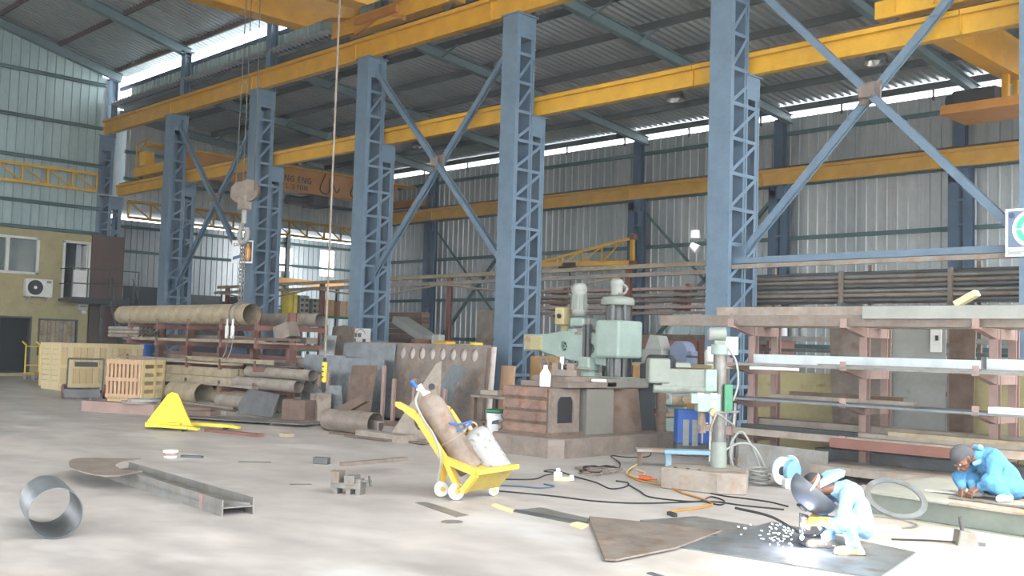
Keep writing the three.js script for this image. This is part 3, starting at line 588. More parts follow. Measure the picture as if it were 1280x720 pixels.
{
  const t = thing('slatted_crate', 'small reddish slatted wooden crate in front of the pipe rack', 'crate', [-25.05, 0, -11.7], .45);
  const w = 1.02, h = 1.04, d = .86; crate(t, w, h, d, 0, L.wood, L.wood);
  // slats upright on one side, boards across on the other
  for (let i = 0; i < 9; i++) obj('slat', bx(-w / 2 + i * .119, -w / 2 + i * .119 + .07, .08, h, d / 2, d / 2 + .02), L.woodRed, t);
  for (const y of [.1, .5, .92]) obj('cross_board', bx(-w / 2, w / 2, y, y + .09, d / 2 + .02, d / 2 + .04), L.woodRed, t);
  for (let i = 0; i < 5; i++) obj('cross_board', bx(w / 2, w / 2 + .02, .1 + i * .205, .21 + i * .205, -d / 2, d / 2), L.woodPale, t);
  for (const z of [-d / 2, -.1, d / 2 - .09]) obj('slat', bx(w / 2 + .02, w / 2 + .04, .1, h, z, z + .09), L.wood, t);
}
{
  const t = thing('platform_trolley', 'yellow tubular trolley parked at the office doorway', 'trolley', [-37.9, 0, -13.9], .3);
  for (const z of [-.28, .28]) { obj('upright', rod(V(0, .2, z), V(0, 1.2, z), .028), L.brightYellow, t); obj('handle', rod(V(0, 1.2, z), V(-.2, 1.32, z), .028), L.brightYellow, t); }
  obj('deck', rbox(.6, .06, .62, .01, .25, .22, 0), L.yellow2, t);
  for (const y of [.5, 1.16]) obj('cross_bar', rod(V(0, y, -.28), V(0, y, .28), .02), L.brightYellow, t);
  for (const [x, z] of [[0, -.24], [0, .24], [.45, -.24], [.45, .24]]) obj('wheel', cyl(.1, .1, .05, x, .1, z, 18, Math.PI / 2), L.greyPaint, t);
}
{
  const t = thing('hand_cart', 'dark hand cart with tubular handle and red wheels before the crate', 'cart', [-26.3, 0, -10.95], -.5);
  const hw = .42;
  for (const z of [-hw, hw]) obj('side_tube', tube([V(.0, .18, z), V(-.1, .55, z), V(-.14, 1.0, z)], .022), L.steelDk, t);
  obj('handle', rod(V(-.14, 1.0, -hw), V(-.14, 1.0, hw), .024), L.steelDk, t);
  obj('back_panel', bx(-.13, -.1, .8, .92, -.28, .26), L.dark, t);
  obj('deck', rbox(.55, .05, .86, .01, .2, .19, 0), L.steelBlue, t); obj('front_lip', bx(.46, .48, .06, .26, -.42, .42), L.steelDk, t);
  for (const z of [-.48, .48]) { const wh = obj('wheel', [tor(.14, .045, 0, .185, z)], L.redOxide, t); obj('hub', cyl(.1, .1, .05, 0, .185, z, 18, Math.PI / 2), L.redPale, wh); }
  obj('axle', rod(V(0, .185, -.48), V(0, .185, .48), .015), L.steelDk, t); obj('foot', bar(V(.4, 0, .2), V(.4, .18, .2), .04, .04), L.steelDk, t); obj('foot', bar(V(.4, 0, -.2), V(.4, .18, -.2), .04, .04), L.steelDk, t);
}
{
  const a = fl(100, 514), b = fl(150, 518);
  single('red_box_beam', [bar(V(0, .11, 0), V(1.75, .11, -.75), .35, .22)], L.redPale, 'dusty red painted steel box lying on the floor before the crates', 'steel beam', null, [a.x - .1, 0, a.z - .2]);
  const q = [a.x + 1.15, .22, a.z - .75];
  single('flange_ring', ext(circ(.36, 28), .05, [circ(.2, 24)]).rotateX(-Math.PI / 2), L.dust, 'pale steel flange ring lying on the red box', 'flange', null, q);
  single('flange_ring', ext(circ(.33, 28), .05, [circ(.15, 24)]).rotateX(-Math.PI / 2), L.greyPaint, 'grey flange ring, upper one on the red box', 'flange', null, [q[0] + .12, q[1] + .05, q[2] - .05]);
  single('scrap_bundle', [bar(V(0, .06, 0), V(1.3, .1, -.5), .3, .12), bar(V(.2, .16, -.1), V(1.0, .17, -.6), .12, .08)], L.rust, 'rusty offcut bundle at the end of the red box', 'scrap steel', null, [a.x + 1.75, 0, a.z - .95]);
  single('concrete_block', rbox(.5, .14, .4, .02, 0, .07, 0), L.dust, 'low pale block on the floor beside the slatted crate', 'block', null, [a.x + 2.6, 0, a.z - 1.6]);
}
{
  const t = thing('oil_drum', 'blue plastic drum behind the plank crate', 'drum', [-34.6, 0, -16.4]);
  obj('shell', lathe([[0, 0], [.28, 0], [.29, .03], [.29, .3], [.3, .32], [.29, .34], [.29, .6], [.3, .62], [.29, .64], [.29, .86], [.27, .9], [0, .9]], 0, .78, 0), L.blueBright, t); obj('stand', rbox(.7, .78, .7, .02, 0, .39, 0), L.steelDk, t);
  obj('bung', cyl(.04, .04, .03, .15, 1.69, 0, 12), L.whitePl, t);
}
// ---------------------------------------------------------------- cantilever rack of pipes and bars on the left
const LRx = [-26.9, -25.3, -23.65, -22.05, -20.5], LRz = -13.25, LRy = [1.93, 1.52, 1.0, .5];
{
  const t = thing('cantilever_rack', 'red oxide cantilever rack on the left loaded with pipes', 'rack', [0, 0, LRz]);
  for (const x of LRx) {
    obj('upright', sweep(Isec(.12, .2), V(x, 0, 0), V(x, 2.25, 0), V(0, 0, 1)), L.redOxide, t);
    obj('foot', sweep(Isec(.12, .12), V(x, .06, -.9), V(x, .06, .25)), L.redOxide, t);
    for (const y of LRy) { const a = obj('arm', sweep([[-.05, -.11], [.05, -.11], [.05, 0], [-.05, 0]], V(x, y, -.9), V(x, y, .95)), L.redOxide, t); obj('stop', box(.06, .14, .03, x, y + .07, .94), L.rust, a); }
    obj('rear_upright', sweep(Isec(.1, .1), V(x, 0, -.9), V(x, 2, -.9), V(0, 0, 1)), L.rust, t);
  }
  obj('longitudinal_tie', bar(V(LRx[0], 1.2, -.1), V(LRx[4], 1.2, -.1), .06, .08), L.redOxide, t);
}
single('large_pipe', pipe(V(0, 0, 0), V(6.75, 0, 0), .245, .012, 32), L.beige, 'large beige steel pipe lying on top of the left rack', 'pipe', 'pipes on the left rack', [-27.9, 2.19, -12.58]);
single('large_pipe', pipe(V(0, 0, 0), V(5.2, 0, 0), .16, .01, 24), L.dust, 'second beige pipe lying behind the large pipe on the rack top', 'pipe', 'pipes on the left rack', [-25.3, 2.1, -13.75]);
{
  const t = thing('pipe_sling', 'grey wire sling with white clamps round the end of the large pipe', 'sling', [hk.x + .02, 2.19, -12.58]);
  for (const x of [-.1, .12]) obj('loop', tor(.262, .018, x, 0, 0, 0, Math.PI / 2), L.steel, t);
  for (const x of [-.12, .13]) obj('clamp', [rbox(.1, .3, .06, .02, x, -.42, .28), box(.04, .2, .03, x, -.22, .28)], L.white, t);
  for (const x of [-.02, .2]) obj('tail', tube([V(x, -.5, .3), V(x + .02, -.8, .34), V(x - .08, -1.05, .38)], .012), L.dust, t);
}
// loads on the arms: each plate, bar and tube its own object
const onRack = (name, label, x0, x1, y, z, sec, m, kind = 'bar', group = 'steel stock on the left rack') => single(name, sweep(sec, V(0, 0, 0), V(x1 - x0, 0, 0)), m, label, kind, group, [x0, y, z]);
const flat = (w, t) => [[-w / 2, 0], [w / 2, 0], [w / 2, t], [-w / 2, t]];
onRack('flat_plate', 'long grey plate on the upper arms of the left rack', -27.4, -19.8, 1.52, -12.75, flat(.74, .03), L.dust, 'plate');
onRack('flat_plate', 'narrow pale plate along the front of the upper rack arms', -26.8, -20.4, 1.55, -12.5, flat(.3, .04), L.beige, 'plate');
onRack('angle_bar', 'steel angle at the rear of the upper rack arms', -26.5, -20.8, 1.52, -13.8, Lsec(.12, .12), L.steelDk);
onRack('timber_board', 'long pale timber board on the second level of the left rack', -27.6, -21.6, 1.0, -12.5, flat(.35, .045), L.beige, 'board');
onRack('timber_board', 'second timber board lying on the longer one on the left rack', -27.3, -23.9, 1.045, -12.42, flat(.28, .045), L.dust, 'board');
onRack('flat_plate', 'dark plate behind the timber boards on the left rack', -26.2, -19.9, 1.0, -12.95, flat(.35, .03), L.steelDk, 'plate');
onRack('channel_bar', 'rusty channel across the second level of the left rack', -25, -19.9, 1.03, -12.98, Csec(.1, .14), L.rust);
[0, 1, 2, 3].forEach(i => { const z = -12.45 - (i % 2) * .24, y = .62 + (i > 1 ? .21 : 0); single('square_tube', sweep([[-.1, -.1], [.1, -.1], [.1, .1], [-.1, .1]].concat([]), V(0, 0, 0), V(3.3, 0, 0)).scale(1, 1, 1), L.beige, ['front lower beige box section low on the left rack', 'rear lower beige box section low on the left rack', 'front upper beige box section low on the left rack', 'rear upper beige box section low on the left rack'][i], 'tube', 'box sections on the left rack', [-24.9, y - .01, z]); });
[[-21.6, .63, -12.5, .13], [-21.7, .63, -12.8, .13], [-21.3, .88, -12.64, .12]].forEach(([x, y, z, r], i) => single('steel_pipe', pipe(V(0, 0, 0), V(2.6, 0, 0), r, .008, 20), L.dust, ['front short grey pipe at the right end of the left rack', 'rear short grey pipe at the right end of the left rack', 'topmost short grey pipe at the right end of the left rack'][i], 'pipe', 'short pipes on the left rack', [x, y, z]));
single('wide_pipe', pipe(V(0, 0, 0), V(1.5, 0, 0), .27, .012, 30), L.beige, 'wide beige pipe lying on the floor under the left end of the rack', 'pipe', null, [-24.25, .275, -12.35]);
single('wide_pipe', pipe(V(0, 0, 0), V(3.6, 0, 0), .2, .012, 26), L.beige, 'long beige pipe under the lowest arms of the left rack', 'pipe', null, [-23.6, .205, -12.75]);
single('wide_pipe', pipe(V(0, 0, 0), V(2.2, 0, 0), .17, .012, 26), L.dust, 'dusty pipe under the right end of the left rack', 'pipe', null, [-21.9, .175, -12.3]);
for (let i = 0; i < 6; i++) single('floor_bar', bar(V(0, .03 + (i % 2) * .04, 0), V(2.9 + rnd(0, .6), .03 + (i % 2) * .04, rnd(-.15, .1)), .07, .05), i % 2 ? L.dust : L.rust, 'thin steel bar on the floor in front of the left rack', 'bar', 'bars on the floor by the left rack', [-23.9 + rnd(-.2, .2), 0, -11.9 + i * -.11]);
for (let i = 0; i < 14; i++) single('small_pipe', pipe(V(0, 0, 0), V(1.9, 0, 0), .05, .005, 12), L.dust, 'thin pipe in the bundle under the large pipe', 'pipe', 'thin pipe bundle on the left rack', [-28.4, 1.62 + (i % 3) * .1, -12.45 - Math.floor(i / 3) * .11]);
onRack('flat_plate', 'rusty plate bent at its end on the upper rack arms', -21.9, -19.4, 1.6, -12.62, flat(.3, .05), L.rust, 'plate');
onRack('angle_bar', 'pale angle lying along the second level of the left rack', -24.2, -20.1, 1.06, -12.55, Lsec(.1, .1), L.beige);
onRack('flat_bar', 'dusty bar lying at the front of the lowest rack arms', -25.2, -20.4, .51, -12.34, flat(.08, .05), L.dust);
onRack('flat_bar', 'brown bar lying at the rear of the upper rack arms', -27, -20.2, 1.55, -13.6, flat(.3, .14), L.steelBrown);
onRack('flat_plate', 'thick dusty plate behind the uprights on the second level', -26.8, -20.2, 1.0, -13.65, flat(.45, .22), L.dust, 'plate');
onRack('flat_plate', 'dark plate behind the uprights low on the left rack', -26.6, -20.6, .5, -13.65, flat(.45, .3), L.steelDk, 'plate');
single('tipped_box', rbox(.42, .34, .36, .01, 0, .2, 0, 0, .3, .35), L.steelBrown, 'small brown box tipped on the right end of the upper rack arms', 'box', null, [-19.95, 1.6, -12.75]);
// pallet truck on the floor
{
  const p = fl(212, 537), t = thing('pallet_truck', 'bright yellow hand pallet truck with sloping triangular cover', 'pallet truck', p, CTURN());
  obj('cover', ext([[-.42, .06], [.36, .06], [.3, .14], [.02, .62], [-.08, .64], [-.14, .6], [-.42, .12]], .06, [], .01).rotateX(-.32).translate(0, 0, -.12), L.brightYellow, t);
  for (const [x, z, l] of [[-.34, .06, .78], [.0, -.5, 1.0]]) { const f = obj('fork', [bar(V(x, .08, z), V(x + l, .07, z + .24), .16, .05), bar(V(x + l - .05, .07, z + .23), V(x + l + .16, .05, z + .27), .11, .04)], L.brightYellow, t); obj('fork_roller', cyl(.045, .045, .12, x + l - .1, .045, z + .2, 14, Math.PI / 2), L.rubber, f); }
  obj('cross_member', bx(-.4, .2, .04, .12, -.5, .1), L.brightYellow, t); obj('steer_wheel', cyl(.08, .08, .1, -.3, .08, -.3, 18, Math.PI / 2), L.rubber, t);
}
function CTURN() { return 45.27 * Math.PI / 180; }
// ---------------------------------------------------------------- stack of leaning plates between the columns
const CT = 45.27 * Math.PI / 180;                                       // turn of things that stand square to the camera's gaze
const leanPlate = (w, h, t = .012, tilt = .08) => ext([[0, 0], [w, 0], [w, h], [0, h]], t).rotateX(-tilt);
{
  const t = thing('plate_rack', 'row of rusty steel uprights holding the leaning plates', 'rack', [-17.5, 0, -13.2]);
  const tops = [[-1.2, .9], [-.85, 1.0], [-.05, .9], [1.05, 1.17], [1.38, .92], [2.0, .95], [2.4, .85], [2.9, .8]];
  for (const [x, h] of tops) obj('upright', sweep(Isec(.06, .06, .01, .01), V(x, 0, .42), V(x, h, .4), V(0, 0, 1)), L.redPale, t);
  obj('sill', bar(V(-2, .05, .42), V(3.1, .05, .42), .1, .1), L.rust, t); obj('sill', bar(V(-2, .05, -.5), V(3.1, .05, -.5), .1, .1), L.rust, t);
  for (const x of [-1.8, 0, 1.6, 3]) obj('back_post', bar(V(x, 0, -.62), V(x, 1.3, -.62), .08, .08), L.rust, t);
}
{ // long plate; holes along its top and a pale sheet behind stand in for sun spots
  const t = thing('sun_spot_plate', 'long brown steel plate with holes along the top shaped as sun spots', 'plate', [-18.6, .1, -13.4]);
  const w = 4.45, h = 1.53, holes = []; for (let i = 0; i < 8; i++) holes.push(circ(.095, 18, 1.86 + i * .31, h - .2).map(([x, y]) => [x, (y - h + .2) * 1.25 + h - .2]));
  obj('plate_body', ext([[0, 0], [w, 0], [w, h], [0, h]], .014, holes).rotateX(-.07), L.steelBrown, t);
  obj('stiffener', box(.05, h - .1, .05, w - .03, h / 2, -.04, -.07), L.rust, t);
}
single('sun_spot_sheet', leanPlate(4.5, 1.5, .01, .07), mat(0xdccfc8, { rough: .8 }), 'pale sheet added behind the brown plate to show as sun spots', 'plate', null, [-18.55, .1, -13.46]);  // pale colour showing through the holes imitates spots of sunlight
single('steel_plate', leanPlate(1.8, 1.5, .012, .07), L.steelBlue, 'blue-grey steel plate leaning on the left of the long brown plate', 'plate', null, [-18.7, .1, -13.33]);
single('steel_plate', leanPlate(1.55, 1.22, .012, .07), L.steelBlue, 'low blue-grey plate with a wavy scale edge behind the pendant', 'plate', null, [-19.85, .1, -13.12]);
single('steel_plate', leanPlate(1.45, 1.18, .012, .06), L.steelBlue, 'blue-grey plate between the uprights of the plate stack', 'plate', null, [-18.35, .1, -13.08]);
single('steel_plate', ext([[.18, 0], [1.05, 0], [1.1, 1.15], [.28, 1.13]], .012).rotateX(-.1), L.rust, 'red-brown plate leaning on the uprights of the plate stack', 'plate', null, [-17.75, .02, -12.66]);
single('steel_plate', ext([[0, 0], [.6, 0], [1.05, 1.2], [.62, 1.28]], .012).rotateX(-.25), L.steelBlue, 'narrow bluish plate leaning askew before the long brown plate', 'plate', null, [-15.3, .02, -12.72]);
single('steel_plate', ext([[0, 0], [1.15, 0], [.9, .35], [.25, .72]], .012).rotateX(-.2), L.steelDk, 'dark triangular offcut leaning low against the uprights', 'plate', null, [-18.9, .02, -12.55]);
single('galvanised_sheet', leanPlate(.62, .7, .006, .1), L.zinc, 'crinkled galvanised sheet leaning behind the low blue-grey plates', 'sheet', null, [-20.6, 1.06, -14.05]);
single('stand_block', [rbox(1.2, 1.05, .7, .02, -20.1, .53, -14.5)], L.steelDk, 'dark steel box standing behind the galvanised sheet', 'box');
single('cardboard_board', [ext([[0, 0], [.95, .02], [.93, .92], [.5, .96], [.05, .9]], .03).rotateX(-.06)], L.steelBrown, 'brown curved board standing behind the plate stack', 'board', null, [-20.95, 1.06, -14.62]);
single('stand_block', [rbox(1.3, 1.05, .8, .02, -20.5, .53, -15.4)], L.brownPanel, 'brown steel box standing behind the curved board', 'box');
single('floor_pipe', pipe(V(0, 0, 0), V(1.25, 0, -.12), .2, .012, 28), L.steelBrown, 'short dusty brown pipe on the floor before the plate stack', 'pipe', null, [-15.8, .2, -11.05]);
for (const [i, x, z, l] of [[0, -15.2, -10.7, 1.5], [1, -14.6, -10.6, 1.1], [2, -14.2, -10.95, 1.4]]) single('scrap_strip', bar(V(0, .02, 0), V(l, .03, -.3 + i * .2), .12, .025), L.rust, 'thin rusty strip on the floor beside the dusty pipe', 'scrap steel', 'rusty strips by the dusty pipe', [x, 0, z]);
{ // gusset plate with a round hole, leaning in front
  const p = fl(482, 546);
  single('gusset_plate', ext([[0, 0], [.95, 0], [.88, .95], [.82, 1.35], [.72, 1.3]], .014, [circ(.16, 22, .62, .3)]).rotateX(-.22), L.dust, 'pale pointed gusset plate with a round hole leaning on the stack', 'plate', null, [p.x + .05, .01, p.z - .05]).rotation.y = .3;
  single('low_channel', bar(V(0, .06, 0), V(1.3, .06, .0), .3, .12), L.dust, 'dusty channel lying on the floor under the gusset plate', 'steel beam', null, [p.x - .2, 0, p.z + .35]);
  single('low_channel', sweep(Csec(.12, .24), V(0, .13, 0), V(1.0, .13, .3)), L.dust, 'short dusty channel on the floor beside the gusset plate', 'steel beam', null, [p.x - 1.1, 0, p.z - .2]);
}
// offcuts at the left end of the stack
single('dark_plate', ext([[0, 0], [1.3, 0], [1.35, .5], [.08, .55], [-.15, .2]], .012).rotateX(-.3), L.steelDk, 'dark bent plate leaning against the right end of the left rack', 'plate', null, [-20.1, .01, -11.75]);
single('offcut_box', [rbox(.55, .42, .4, .01, 0, .21, 0)], L.rust, 'rusty steel box offcut at the left of the plate stack', 'scrap steel', null, [-18.05, 0, -11.9], .4);
single('offcut_box', [rbox(.4, .55, .3, .01, 0, .275, 0)], L.dust, 'pale rusty block beside the steel box offcut', 'scrap steel', null, [-17.95, 0, -12.35], -.2);
single('offcut_plate', ext([[0, 0], [.6, 0], [.75, .3], [.6, .72], [.1, .7]], .012).rotateX(-.15), L.steelBlue, 'grey irregular offcut plate standing behind the steel box', 'plate', null, [-18.2, .01, -12.5]);
single('angle_offcut', [sweep(Lsec(.16, .16, .012), V(0, .02, 0), V(.9, .5, -.3))], L.rust, 'rusty angle offcut propped on the floor by the dusty pipe', 'bar', null, [-16.75, 0, -11.6]);
single('floor_plate', bx(-1.55, 1.55, 0, .012, -.45, .45).rotateY(.42).translate(0, .05, 0), L.steel, 'large grey plate lying flat before the left rack', 'plate', null, [-18.05, 0, -10.75]);
for (const x of [-.9, .9]) single('packing_bar', bx(-.04, .04, 0, .05, -.4, .4), L.rust, 'short packing bar under the flat grey plate', 'bar', 'packing bars under the flat plate', [-18.05 + x, 0, -10.75 - x * .4]);
single('red_flat_bar', bar(V(0, .025, 0), V(1.3, .025, -.25), .16, .05), L.redOxide, 'red painted flat bar on the floor beside the pallet truck', 'bar', null, [-16.5, 0, -9.05]);
// work table with leaning board right of the stack
{
  const t = thing('rusty_table', 'rusty steel work stand between the plate stack and the drill', 'table', [-12.6, 0, -12.35]);
  obj('top', bx(-.5, .5, .74, .78, -.3, .3), L.steelBrown, t);
  for (const [x, z] of [[-.45, -.25], [.45, -.25], [-.45, .25], [.45, .25]]) obj('leg', bar(V(x, 0, z), V(x, .74, z), .07, .07), L.rust, t);
  obj('shelf', bx(-.45, .45, .32, .35, -.27, .27), L.rust, t); obj('panel', bx(.38, .41, .05, .72, -.25, .25), L.brownPanel, t);
}
single('timber_block', rbox(.34, .08, .16, .01, 0, .04, 0), L.dust, 'dusty timber block lying on the rusty stand', 'block', null, [-12.85, .78, -12.3], .3);
single('upright_board', [ext([[0, 0], [.36, 0], [.36, 1.24], [.02, 1.24]], .05).rotateX(-.06)], L.woodRed, 'brown upright board behind the rusty stand', 'board', null, [-14.3, .01, -13.9]);
single('upright_board', [ext([[0, 0], [.9, 0], [.9, 1.44], [0, 1.42]], .04).rotateX(-.04)], L.ply, 'ochre plywood board standing behind the radial drill', 'board', null, [-15.05, .01, -15.5]);
single('grey_cabinet', [rbox(.8, 1.15, .6, .02, 0, .575, 0), rbox(.7, .04, .5, .01, 0, 1.17, 0)], L.greyPaint, 'grey-green sheet metal cabinet between board and drill column', 'cabinet', null, [-12.55, 0, -14.25]);
// bucket on the floor by the trolley
{
  const p = fl(603, 552), t = thing('paint_bucket', 'white plastic bucket with a green lid behind the cylinder trolley', 'bucket', [p.x + .25, 0, p.z - .05]);
  obj('pail', lathe([[0, 0], [.13, 0], [.155, .36], [.165, .36], [.165, .38], [0, .38]], 0, .12, 0, 28), L.whitePl, t); obj('lid', lathe([[0, .5], [.175, .5], [.175, .54], [.15, .56], [0, .56]], 0, 0, 0, 28), L.green, t);
  obj('support', rbox(.35, .12, .35, .01, 0, .06, 0), L.rust, t); obj('handle', tor(.16, .006, 0, .42, 0, .4, 0, 0, Math.PI), L.steelDk, t); obj('label_patch', ext([[-.06, .2], [.05, .2], [.06, .28], [-.05, .25]], .004).rotateY(.8).translate(.105, .12, .105), L.steelDk, t);
}
// ---------------------------------------------------------------- radial drilling machine
{
  const O = V(-11.05, 0, -13.45), t = thing('radial_drill', 'big pale green radial drilling machine on a brown cast base', 'drill', O);
  const zx = (u, v, z) => { const p = onZ(u, v, z); return [p.x - O.x, p.y]; };
  const by = .27;
  obj('base', ext([[-.62, 2.1], [-.5, 2.28], [.62, 2.28], [.78, 2.12], [.78, -.7], [-.72, -.7], [-.72, 2.1]].map(([x, z]) => [x, -z]), by, [], .015).rotateX(-Math.PI / 2), L.steelBrown, t);
  // slotted box table
  const tb = obj('box_table', [bx(-.6, .3, by, by + .74, 1.25, 2.0), bx(-.66, .36, by, by + .06, 1.2, 2.06)], L.rust, t);
  for (const y of [.2, .38, .56]) { obj('slot_plank', bx(-.6, .3, by + y - .15, by + y - .02, 2.0, 2.03), mat(0x94796c, { rough: .75, tex: texRust }), tb); }
  obj('slot_plank', bx(-.6, .3, by + .6, by + .73, 2.0, 2.03), mat(0x94796c, { rough: .75, tex: texRust }), tb);
  obj('window_recess', [rbox(.02, .4, .38, .05, .305, by + .4, 1.62)].map(g => g.scale(1, 1, 1)), L.black, tb);
  obj('window_frame', ext([[1.3, by + .02], [1.98, by + .02], [1.98, by + .72], [1.3, by + .72]], .03, [[[1.44, by + .2], [1.8, by + .2], [1.8, by + .52], [1.74, by + .6], [1.5, by + .6], [1.44, by + .52]]]).rotateY(-Math.PI / 2).translate(.34, 0, 0), L.steelBrown, tb);
  obj('machine_table', [bx(-.55, .45, by + .74, by + .82, .55, 1.7), bx(-.5, .2, by + .82, by + .9, .7, 1.5)], L.steelBrown, t);
  obj('pedestal', [bx(-.05, .4, by, by + .72, .55, 1.2), rbox(.9, .16, 1.1, .03, 0, by + .8, .25)], mat(0x7b776e, { rough: .7 }), t);
  obj('column_foot', [cyl(.42, .5, .74, 0, by + .37, .1, 32)], L.rust, t);
  obj('foot_flange', [cyl(.34, .36, .1, 0, by + .8, 0, 32), rbox(.62, .08, .5, .02, .05, by + .86, .1)], L.greenGrey, t);
  obj('column', cyl(.21, .21, 1.35, 0, 1.7, 0, 32), L.steelDk, t);
  obj('column_sleeve', cyl(.25, .25, .55, 0, 1.35, 0, 32), mat(0x5c5d5c, { rough: .25, metal: .8 }), t);
  obj('elevating_screw', rod(V(.1, 1.1, .26), V(.1, 2.38, .26), .045, 16), L.steelDk, t); obj('feed_shaft', rod(V(.26, 1.1, .14), V(.26, 2.38, .14), .03, 12), L.steelDk, t);
  obj('cap', lathe([[0, 2.34], [.24, 2.34], [.28, 2.36], [.28, 2.44], [.24, 2.48], [.1, 2.5], [0, 2.5]], .03, 0, .05, 32), L.greenGrey, t);
  obj('top_motor', lathe([[0, 2.5], [.11, 2.5], [.1, 2.54], [.1, 2.68], [.115, 2.69], [.115, 2.74], [.08, 2.79], [0, 2.8]], -.02, 0, .02, 24), L.greyPaint, t);
  obj('hose', tube([V(.1, 2.54, .1), V(.22, 2.54, .12), V(.26, 2.62, .1), V(.2, 2.68, .1)], .02), L.greyPaint, t);
  // arm: clamp housing round the column and the tapering arm along -x
  obj('clamp_housing', rbox(.5, .62, .64, .05, .13, 1.78, .12), L.greenPale, t);
  obj('housing_seam', bx(-.1, -.07, 1.48, 2.08, .43, .445), L.greenGrey, t);
  const zf = O.z + .3, arm = [[655, 419], [680, 419], [702, 415], [728, 415], [755, 420], [755, 456], [728, 452], [706, 448], [690, 443], [672, 437], [655, 437]].map(([u, v]) => zx(u, v, zf));
  const hole = (u, v) => { const [x, y] = zx(u, v, zf); return circ(.095, 20, x, y); };
  const a = obj('arm', ext(arm, .34, [hole(704, 433), hole(738, 436)], .02).translate(0, 0, -.06), L.greenPale, t);
  for (const [u, v] of [[704, 433], [738, 436]]) { const [x, y] = zx(u, v, zf); obj('hole_back', cyl(.11, .11, .02, x, y, .1, 20, Math.PI / 2), L.black, a); obj('hole_spoke', [box(.19, .022, .02, x, y, .24, 0, 0, .8), box(.19, .022, .02, x, y, .24, 0, 0, -.8)], L.greenPale, a); }
  const [ex, ey] = zx(660, 428, zf); obj('arm_end', rbox(.16, .26, .38, .02, ex, ey, .12), L.beige, a); obj('rust_band', rbox(.3, .245, .39, .02, ex + .2, ey - .01, .12), L.ochre, a);
  const ar = (u, v, dz = 0) => { const [x, y] = zx(u, v, zf); return V(x, y, .12 + dz); };
  // drill head riding on the arm
  let h = ar(735, 428); obj('head_slide', [bx(h.x - .07, h.x - .02, h.y - .4, h.y + .3, .28, .36), bx(h.x + .02, h.x + .07, h.y - .4, h.y + .3, .28, .36)], L.steelDk, t);
  h = ar(736, 455); obj('spindle_head', [rbox(.26, .24, .3, .04, h.x, h.y, .3), cyl(.1, .16, .12, h.x, h.y - .16, .3, 24)], L.greenPale, t);
  h = ar(714, 380); obj('head_motor', lathe([[0, -.2], [.13, -.2], [.12, -.1], [.12, .2], [.14, .22], [.14, .3], [.09, .36], [0, .37]], h.x, h.y, .1, 24), L.greyPaint, t);
  for (let k = 0; k < 10; k++) obj('cooling_fin', box(.02, .26, .03, h.x + .13 * Math.cos(k * .628), h.y + .04, .1 + .13 * Math.sin(k * .628), 0, -k * .628), L.greenGrey, t);
  h = ar(716, 404); obj('gear_box', [rbox(.32, .16, .3, .04, h.x + .05, h.y + .02, .12), cyl(.19, .21, .05, h.x, h.y - .12, .12, 26)], L.greenPale, t);
  h = ar(697, 395); obj('switch_box', [rbox(.2, .3, .22, .02, h.x, h.y, .16), bx(h.x - .1, h.x + .05, h.y - .42, h.y - .1, .05, .1)], L.ochre, t); obj('switch_knob', cyl(.04, .04, .03, h.x + .02, h.y, .285, 16, Math.PI / 2), L.black, t);
  obj('top_gear', [cyl(.17, .2, .1, ar(722, 416).x, ar(722, 416).y + .02, .12, 24), cyl(.05, .05, .2, ar(728, 408).x, ar(728, 405).y, .15, 12)], L.steelBrown, t);
  h = ar(700, 462); obj('spindle', [cyl(.035, .03, .34, h.x + .06, h.y, .3, 14), cyl(.06, .06, .12, h.x + .06, h.y + .16, .3, 16)], L.chrome, t);
  h = ar(682, 455); obj('hand_wheel', [tor(.09, .016, h.x, h.y, .34), box(.17, .015, .015, h.x, h.y, .34), box(.015, .17, .015, h.x, h.y, .34), rod(V(h.x, h.y, .34), V(h.x + .05, h.y + .02, .1), .02)], L.steel, t);
  h = ar(712, 456); obj('hose', tube([V(h.x - .15, h.y, .3), V(h.x - .05, h.y - .1, .32), V(h.x + .08, h.y - .06, .3), V(h.x + .14, h.y + .06, .3)], .014), L.rubber, t);
  // cables and pump at the back right
  obj('coolant_pump', [rbox(.34, .3, .34, .03, .42, by + .98, -.45), cyl(.16, .16, .42, .6, by + 1.12, -.4, 18, 0, 0, Math.PI / 2)], L.dark, t);
  obj('rear_post', [cyl(.07, .09, 1.0, .55, by + .5, -.5, 16), cyl(.12, .12, .06, .55, by + .35, -.5, 16)], L.rust, t);
  obj('rear_body', rbox(.5, .85, .5, .04, .05, by + .43, -.45), L.dark, t);
}
single('oil_bottle', lathe([[0, 0], [.08, 0], [.085, .02], [.085, .2], [.03, .29], [.03, .33], [0, .33]], 0, 0, 0, 20), L.whitePl, 'white squeeze bottle standing on the slotted drill table', 'bottle', null, [-10.98, 1.01, -11.65]);
single('machine_vice', [rbox(.42, .1, .26, .01, 0, .05, 0), rbox(.12, .12, .24, .01, .1, .15, 0), rbox(.1, .12, .24, .01, -.15, .15, 0), rod(V(.15, .13, 0), V(.38, .13, 0), .02)], L.steelBrown, 'dusty machine vice lying on the radial drill table', 'vice', null, [-11.15, 1.17, -12.3], .5);
single('cleaning_rag', rbox(.24, .05, .12, .024, 0, .025, 0), L.whitePl, 'white rag lying on the radial drill table by the column', 'rag', null, [-10.72, 1.09, -12.62], .5);
